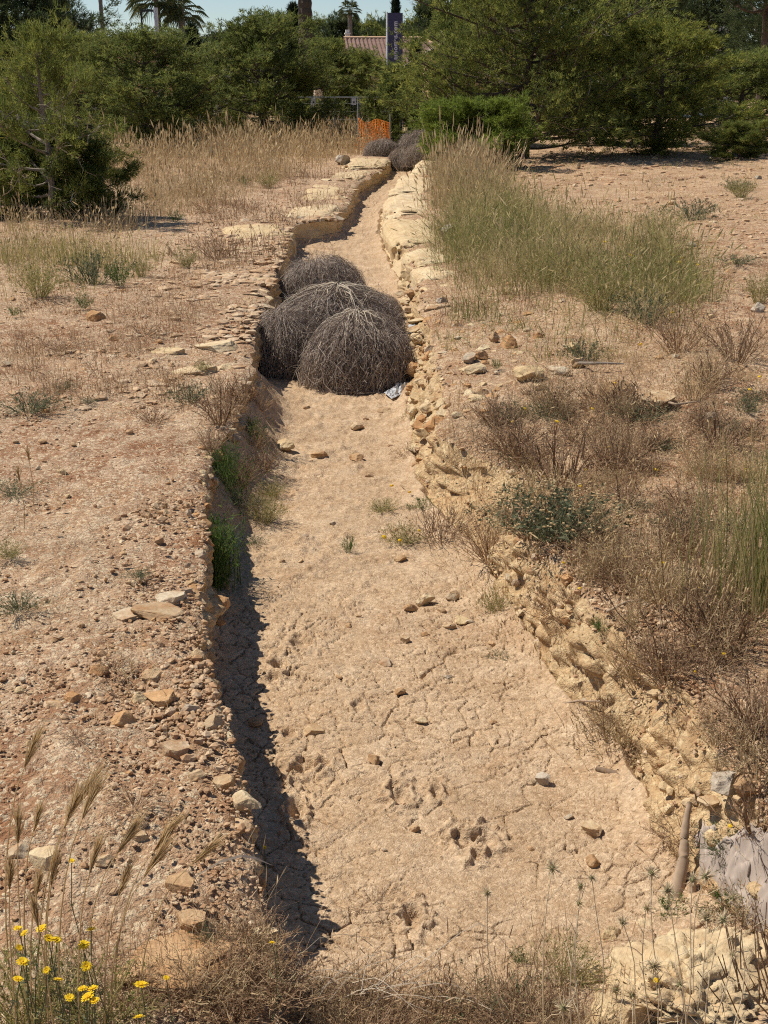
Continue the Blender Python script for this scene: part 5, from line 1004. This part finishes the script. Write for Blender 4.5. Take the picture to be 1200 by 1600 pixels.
for a in [(40, 72, -70, 120, 'dark', 'dark tall tree filling the upper left corner', 0), (92, 84, 0, 72, 'dark', 'dark tree left of the thin palm trunk', 2), (-60, 66, -60, 120, 'dark', 'dark tree at the left edge of the tree row', 4), (905, 66, -110, 130, 'dark', 'dark tall tree right behind the biggest pine', 1),
          (985, 62, -170, 130, 'umbrella', 'dark umbrella pine with a straight black trunk', .5), (1190, 55, -190, 120, 'umbrella', 'dark pine with a bent trunk at the upper right corner', 2.8), (1090, 80, -60, 110, 'dark', 'dark tree behind the bright upright pine', 3), (1240, 70, -60, 120, 'dark', 'dark tree beyond the right picture edge', 5)]:
    tree(*a)
FT_ = 'distant trees along the skyline'
for j, (x, D, top, R) in enumerate([(345, 105, 60, 48), (385, 120, 50, 50), (430, 112, 44, 46), (492, 125, 44, 46), (528, 118, 38, 50), (562, 122, 40, 50), (598, 130, 42, 46), (640, 120, 44, 52), (676, 108, 16, 56), (722, 100, 0, 76), (782, 96, -30, 80), (250, 110, 62, 60), (300, 125, 75, 50), (205, 120, 62, 60)]):
    tree(x, D, top, R, 'far' if j % 2 else 'farB', ['grey-green distant tree left of the thick palm trunk', 'distant round tree above the tall rounded pine', 'distant tree beside the short cypress', 'distant tree right of the thick palm trunk', 'distant tree at the skyline above the tiled roof', 'distant tree left of the tall sign at the skyline', 'distant dark tree touching the tall sign', 'distant tree right behind the tall sign',
        'tall distant tree right of the tall sign', 'greyish tall distant tree behind the cream gable', 'distant tree towering behind the biggest pine', 'distant tree under the fan palms', 'low distant tree behind the slim cypress', 'distant tree between the palm trunk and the pole'][j], j * 1.3, z0=0, grp=FT_, name='distant_tree')
# cypresses
def cypress_mesh(seed):
    r = np.random.default_rng(seed); mb = MB(); n = 2200; h = r.random(n) ** .8; a = r.uniform(0, 6.28, n); R = .5 * np.sqrt(np.clip(np.minimum(h * 6, 1) * (1 - h) ** .8, 0, 1)) * r.uniform(.5, 1.05, n)
    c = np.stack([R * np.cos(a), R * np.sin(a), h * 6], 1); d = np.stack([np.cos(a) * .4, np.sin(a) * .4, np.ones(n)], 1); needle_tufts(mb, r, c, d, 9, .28, .05, (0, 1)); return mb.mesh('crown', 'cypress')
CY = [cypress_mesh(i) for i in range(2)]; V, F, i = tubes(np.array([[[0, 0, 0], [0, 0, 2.], [0, 0, 5.]]]), np.array([[.12, .1, .03]]), 7); CT = mk('trunk', V, F, 'bark', np.full(len(V), .5), True)
for j, (x, D, top, Rp, lab) in enumerate([(303, 62, 38, 13, 'slim dark cypress beside the fan palms'), (313, 60, 78, 11, 'shorter dark cypress in front of the slim one'), (461, 75, 6, 12, 'dark cypress next to the thick palm trunk'), (649, 70, 62, 10, 'small cypress standing before the tiled roof'), (618, 100, -12, 7, 'spire-like cypress tip showing above the tall sign')]):
    q = PD(x, HOR, D); zt = PD(x, top, D)[2]; t = thing('cypress_tree', lab, 'tree', (q[0], q[1], 0)); sr = Rp / (F_PX / D) / .42; t.scale = (sr, sr, zt / 6.15); link('trunk', CT, t); link('crown', CY[j % 2], t)
# palms
def palm_crown(seed, n=40, R=1.7):
    r = np.random.default_rng(seed); mb = MB(); b0, e0 = [], []
    for j in range(n):
        a = r.uniform(0, 6.28); el = r.uniform(-.9, 1.3); d = np.array([math.cos(a) * math.cos(el), math.sin(a) * math.cos(el), math.sin(el)]); c = d * R * .5; side = np.array([-math.sin(a), math.cos(a), 0])
        b0.append(np.zeros(3)); e0.append(c)
        for k in range(15):
            th = (k - 7) / 7 * 1.35; dd = d * math.cos(th) + side * math.sin(th); p1 = c + dd * R * .33; p2 = p1 + dd * R * .2 - np.array([0, 0, R * .16])
            V, F, i = ribbons(np.array([[c, p1, p2]]), np.array([[.03, .07, .01]]), np.array([np.cross(dd, d) + [0, 0, .5]])); mb.add(V, F, r.random())
    V, F, i = tubes(np.stack([np.array(b0), np.array(e0)], 1), .02, 4); mb.add(V, F, .8); return mb.mesh('crown', 'palm')
PC = [palm_crown(1), palm_crown(2)]
for (x, D, top, k, rad, s, lab) in [(249, 84, -8, 0, .2, 1.2, 'fan palm behind the metal pole, left of two'), (286, 84, 12, 1, .2, 1., 'fan palm above the slim cypress, right of two'), (163, 88, -70, 0, .13, 1.3, 'thin palm trunk rising out of the picture at the left'), (476, 72, -90, 1, .36, 1.6, 'thick shaggy palm trunk rising out of the picture'), (546, 112, 16, 0, .2, .6, 'far palm arching over the skyline trees')]:
    q = PD(x, HOR, D); zt = PD(x, top, D)[2]; t = thing('palm_tree', lab, 'tree', (q[0], q[1], 0)); r = np.random.default_rng(int(x)); k_ = 40; tz = np.linspace(0, zt, k_)
    C = np.stack([.1 * np.sin(tz * .3), 0 * tz, tz], 1)[None]; V, F, i = tubes(C, (rad * (1 + .12 * (np.arange(k_) % 2)) * np.linspace(1.15, .85, k_))[None], 9); link('trunk', mk('trunk', V, F, 'bark_pale' if rad < .3 else 'bark', np.full(len(V), .5)), t); link('crown', PC[k], t, (C[0, -1, 0], 0, zt), None, s)

# ------------------------------------------------------------------ buildings, sign, fence, net
def frame_obj(px, D, rz=0., z=0.):
    q = PD(px, HOR, D); return (q[0], q[1], z), rz
def part(name, par, V, F, mat, smooth=False): return link(name, mk(name, np.asarray(V, float), np.asarray(F), mat, None, smooth), par)
def zpx(py, D, px=600): return PD(px, py, D)[2]
def tiled(par, name, P00, P10, P11, P01, pitch=.26, amp=.05, mat='roof'):
    """corrugated clay-tile slope: P00-P10 along the ridge, P01-P11 along the eaves"""
    P00, P10, P11, P01 = [np.array(v, float) for v in (P00, P10, P11, P01)]; L = np.linalg.norm(P11 - P01); n = max(8, int(L / pitch) * 6); m = 14
    u, v = np.meshgrid(np.linspace(0, 1, n), np.linspace(0, 1, m)); Q = (P00 * ((1 - u) * (1 - v))[..., None] + P10 * (u * (1 - v))[..., None] + P11 * (u * v)[..., None] + P01 * ((1 - u) * v)[..., None])
    xx = np.einsum('ijk,k->ij', Q - P01, (P11 - P01) / L); nr = np.cross(P10 - P00 + 1e-9, P01 - P00); nr = np.cross(P11 - P01, P01 - P00) if np.linalg.norm(nr) < 1e-6 else nr; nr /= np.linalg.norm(nr); nr = nr if nr[2] > 0 else -nr
    Q = Q + nr * (amp * np.sin(xx / pitch * 2 * math.pi) + .03 * (np.floor(v * 13) % 2))[..., None]
    i = np.arange(n * m).reshape(m, n); F = np.stack([i[:-1, :-1], i[1:, :-1], i[1:, 1:], i[:-1, 1:]], -1).reshape(-1, 4); return part(name, par, Q.reshape(-1, 3), F, mat)
def window(par, x, y, z, w, h):
    V, F = box(x - w / 2, x + w / 2, y - .04, y + .02, z, z + h); o = part('window', par, V, F, 'white_render'); V, F = box(x - w / 2 + .08, x + w / 2 - .08, y - .06, y - .045, z + .08, z + h - .08); part('pane', o, V, F, 'glass')
# house with tiled roof
D = 88; x0, x1 = (543 - 610) / F_PX * D, (656 - 610) / F_PX * D; loc, _ = frame_obj(610, D); zr_ = zpx(60, D); ze = zpx(98, D)
t = thing('house', 'house with brown clay-tiled hipped roof behind the tall sign', 'house', loc); V, F = box(x0 - 2.2, x1 + 2.2, -3.4, 3.6, -1, ze - .05); part('wall', t, V, F, 'render')
rf = tiled(t, 'roof', (x0, 0, zr_), (x1, 0, zr_), (x1 + 2.6, -4, ze), (x0 - .3, -4, ze)); tiled(t, 'roof_slope', (x1, 0, zr_), (x1, .01, zr_), (x1 + 2.6, 4, ze), (x1 + 2.6, -4, ze)); tiled(t, 'roof_slope', (x0, 0, zr_), (x1, 0, zr_), (x1 + 2.6, 4, ze), (x0 - .3, 4, ze))
V, F, i = tubes(np.array([[[x0 - .1, 0, zr_ + .02], [x1, 0, zr_ + .02]]]), .11, 8); part('ridge_cap', t, V, F, 'peach', True)
V, F, i = tubes(np.array([[[x1, 0, zr_ + .02], [x1 + 2.6, -4, ze + .05]]]), .10, 8); part('hip_cap', t, V, F, 'peach', True)
xc = (548 - 610) / F_PX * D; V, F = box(xc - .14, xc + .14, .6, .95, zr_ - .35, zpx(53, D)); ch = part('chimney', t, V, F, 'white_render'); V, F = box(xc - .19, xc + .19, .55, 1.0, zpx(53, D), zpx(51, D)); part('chimney_cap', ch, V, F, 'white_render'); V, F = box(xc - .12, xc + .12, .62, .9, zpx(51, D), zpx(46, D)); part('chimney_top', ch, V, F, 'white_render')
window(t, x0 + 1, -3.45, .4, 1.1, 1.2); window(t, x1, -3.45, .4, 1.1, 1.2)
# villa with cream gable edge
D = 80; loc, _ = frame_obj(735, D); t = thing('house', 'peach villa with a cream-edged sloping gable behind the biggest pine', 'house', loc); zt, zb = zpx(42, D), zpx(86, D); xa, xb = (672 - 735) / F_PX * D, (742 - 735) / F_PX * D
part('wall', t, [(xa, 0, -1), (xb + 5, 0, -1), (xb + 5, 0, zb), (xb, 0, zt), (xa, 0, zb), (xa, 6, -1), (xb + 5, 6, -1), (xb + 5, 6, zb), (xb, 6, zt), (xa, 6, zb)], [(0, 1, 2, 4), (2, 3, 4, 4)][:1] + [(5, 9, 7, 6), (0, 4, 9, 5), (1, 6, 7, 2)], 'peach')
part('gable', t, [(xa, 0, zb), (xb + 5, 0, zb), (xb, 0, zt)], [(0, 1, 2)], 'peach'); tiled(t, 'roof', (xb, -.25, zt + .1), (xb, 6, zt + .1), (xa - .35, 6, zb), (xa - .35, -.25, zb)); tiled(t, 'roof_slope', (xb, -.25, zt + .1), (xb, 6, zt + .1), (xb + 5.3, 6, zb), (xb + 5.3, -.25, zb))
V, F, i = tubes(np.array([[[xa - .35, -.3, zb + .02], [xb, -.3, zt + .12]], [[xb, -.3, zt + .12], [xb + 5.3, -.3, zb + .02]]]), .13, 6); part('verge_edge', t, V, F, 'render'); window(t, xb - .2, -.03, zb - 1.2, .9, 1.1)
# other glimpsed buildings
def block(px, D, w, zt, mat, lab, roof='roof', dp=6., base=-1.):
    loc, _ = frame_obj(px, D); t = thing('house', lab, 'house', loc); V, F = box(-w / 2, w / 2, 0, dp, base, zt); part('wall', t, V, F, mat)
    if roof: tiled(t, 'roof', (-w / 2 - .3, dp / 2, zt + 1.2), (w / 2 + .3, dp / 2, zt + 1.2), (w / 2 + .3, -.4, zt + .02), (-w / 2 - .3, -.4, zt + .02)); tiled(t, 'roof_slope', (-w / 2 - .3, dp / 2, zt + 1.2), (w / 2 + .3, dp / 2, zt + 1.2), (w / 2 + .3, dp + .4, zt + .02), (-w / 2 - .3, dp + .4, zt + .02))
    else: V, F = box(-w / 2 - .1, w / 2 + .1, -.1, dp + .1, zt + .003, zt + .25); part('parapet', t, V, F, mat)
    for k in (-1, 1): window(t, k * w / 4, -.03, zt - 2.2, 1., 1.2)
    return t
block(136, 78, 3.6, zpx(66, 78), 'peach', 'peach house glimpsed between the left pines', None); block(215, 92, 4., zpx(76, 92), 'peach', 'pinkish house glimpsed behind the broad dense pine', None); block(332, 82, 2.2, zpx(92, 82), 'white_render', 'cream house wall glimpsed right of the cypresses', None); block(1085, 95, 6., zpx(20, 95), 'white_render', 'white building glimpsed through the upper right pines', None, 6.)
# screened grey wall at the left
loc, _ = frame_obj(80, 56); t = thing('screen_fence', 'blue-grey screened fence behind the pine sapling', 'fence', loc); zt = zpx(150, 56)
for k in range(6):
    V, F = box(-5 + k * 1.7 + .02, -5 + (k + 1) * 1.7 - .02, 0, .03, -.6, zt); part('panel', t, V, F, 'slate'); V, F = box(-5 + k * 1.7 - .03, -5 + k * 1.7 + .019, -.03, .05, -.6, zt + .05); part('post', t, V, F, 'steel')
# tall sign
D = 66; loc, _ = frame_obj(616.5, D); pw = 24 / F_PX * D; z0, z1 = zpx(100, D), zpx(20, D); t = thing('totem_sign', 'tall narrow navy sign with pale vertical lettering', 'sign', loc, .0)
V, F = box(-pw / 2 + .07, pw / 2, 0, .22, z0, z1); part('panel', t, V, F, 'navy'); V, F = box(-pw / 2, -pw / 2 + .068, -.03, .24, -.5, z1 + .04); part('edge', t, V, F, 'sign_edge'); V, F = box(-pw / 2 + .069, pw / 2 + .002, .03, .19, -.5, z0 - .002); part('support', t, V, F, 'navy')
fc = bpy.data.curves.new('lettering', 'FONT'); fc.body = 'ashomes.com'; fc.size = .30; fc.offset = .008; fc.extrude = .006; fc.align_x = 'RIGHT'; fc.space_character = 1.08; fc.materials.append(M['letters'])
fo = bpy.data.objects.new('tmp', fc); COL.objects.link(fo); bpy.context.view_layer.update(); fm = bpy.data.meshes.new_from_object(fo.evaluated_get(bpy.context.evaluated_depsgraph_get())); bpy.data.objects.remove(fo)
fm.materials.clear(); fm.materials.append(M['letters'])
link('lettering', fm, t, (pw * .16, -.012, zpx(33, D)), (math.pi / 2, -math.pi / 2, 0))
# metal pole
D = 80; loc, _ = frame_obj(249, D); t = thing('metal_pole', 'pale metal pole with a dark bracket frame before the fan palms', 'pole', loc); zt = zpx(14, D)
V, F, i = tubes(np.array([[[0, 0, -.5], [0, 0, zt]]]), .13, 10); part('post', t, V, F, 'sign_edge', True); w = 22 / F_PX * D; V, F = box(-w, 0.05, -.05, .05, zt - .22, zt - .1); part('bracket_bar', t, V, F, 'ink'); V, F = box(-w, -w + .1, -.05, .05, zt - 3.2, zt - .221); part('bracket_post', t, V, F, 'ink')
# wire fence panels with two white plates
D = 53; zt = zpx(152, D); zb = -.2
for j, (xa, xb, lab, pl) in enumerate([(440, 487, 'wire fence panel partly hidden by the tall rounded pine', None), (487, 521, 'wire fence panel with a white plate at its left end', 490), (524, 561, 'wire fence panel with a white plate at its right end', 552), (563, 600, 'wire fence panel beside the orange net', None), (602, 640, 'wire fence panel behind the pale green young pine', None)]):
    loc, _ = frame_obj((xa + xb) / 2, D); t = thing('fence_panel', lab, 'fence', loc, 0, 'wire fence panels'); h = (xb - xa) / F_PX * D / 2
    for nm, (a, b) in (('post', ((-h, zb), (-h, zt))), ('post', ((h, zb), (h, zt))), ('top_rail', ((-h, zt), (h, zt))), ('bottom_rail', ((-h, zb + .5), (h, zb + .5)))):
        V, F, i = tubes(np.array([[[a[0], 0, a[1]], [b[0], 0, b[1]]]]), .024, 6); part(nm, t, V, F, 'steel', True)
    xs = np.arange(-h + .06, h, .11); zs = np.arange(zb + .6, zt, .3); C = [[[x, 0, zb + .5], [x, 0, zt]] for x in xs] + [[[-h, 0, z], [h, 0, z]] for z in zs]; V, F, i = tubes(np.array(C), .005, 3); tag(part('wires', t, V, F, 'steel'), kind='stuff')
    if pl:
        xp = (pl - (xa + xb) / 2) / F_PX * D; V, F = box(xp - .09, xp + .09, -.045, -.03, zpx(164, D), zpx(153.5, D)); o = part('plate', t, V, F, 'white_plate'); V, F = box(xp - .02, xp + .03, -.052, -.046, zpx(161, D), zpx(158, D)); part('printed_mark', o, V, F, 'ink')
# orange net
D = 45.5; loc, _ = frame_obj(585, D); t = thing('safety_net', 'sagging orange plastic safety net by the golden grass', 'net', loc); h = 25 / F_PX * D; zg = .45
xs = np.linspace(-h, h * .95, 24); zs = np.linspace(0, 1, 13)
def net_pt(x, s):
    u = (x + h) / (2 * h); top = zpx(184, D) - .16 * np.sin(np.pi * np.clip(u * 1.7, 0, 1)) * (u < .6) - .18 * (u > .5) * (u - .5) * 2; y = .16 * np.sin(x * 9 + s * 2) + .10 * np.sin(x * 21 + s * 3)
    return np.stack([x + .12 * np.sin(s * 4 + x * 3) * (1.1 - s), y, zg + (top - zg) * s], -1)
XS, SS = np.meshgrid(xs, zs, indexing='ij'); Q = net_pt(XS, SS); mb = MB(); r = np.random.default_rng(0)
V, F, i = ribbons(Q, .022, np.tile([[1., .2, 0]], (24, 1))); mb.add(V, F); V, F, i = ribbons(Q.transpose(1, 0, 2), .014, np.tile([[0, .2, 1.]], (13, 1))); mb.add(V, F); link('netting', mb.mesh('netting', 'orange_net'), t)
for x, zz in ((-h, zpx(150, D)), (h * .95, zpx(178, D))): V, F, i = tubes(np.array([[[x, .03, -.2], [x, .03, zz]]]), .025, 6); part('post', t, V, F, 'steel', True)
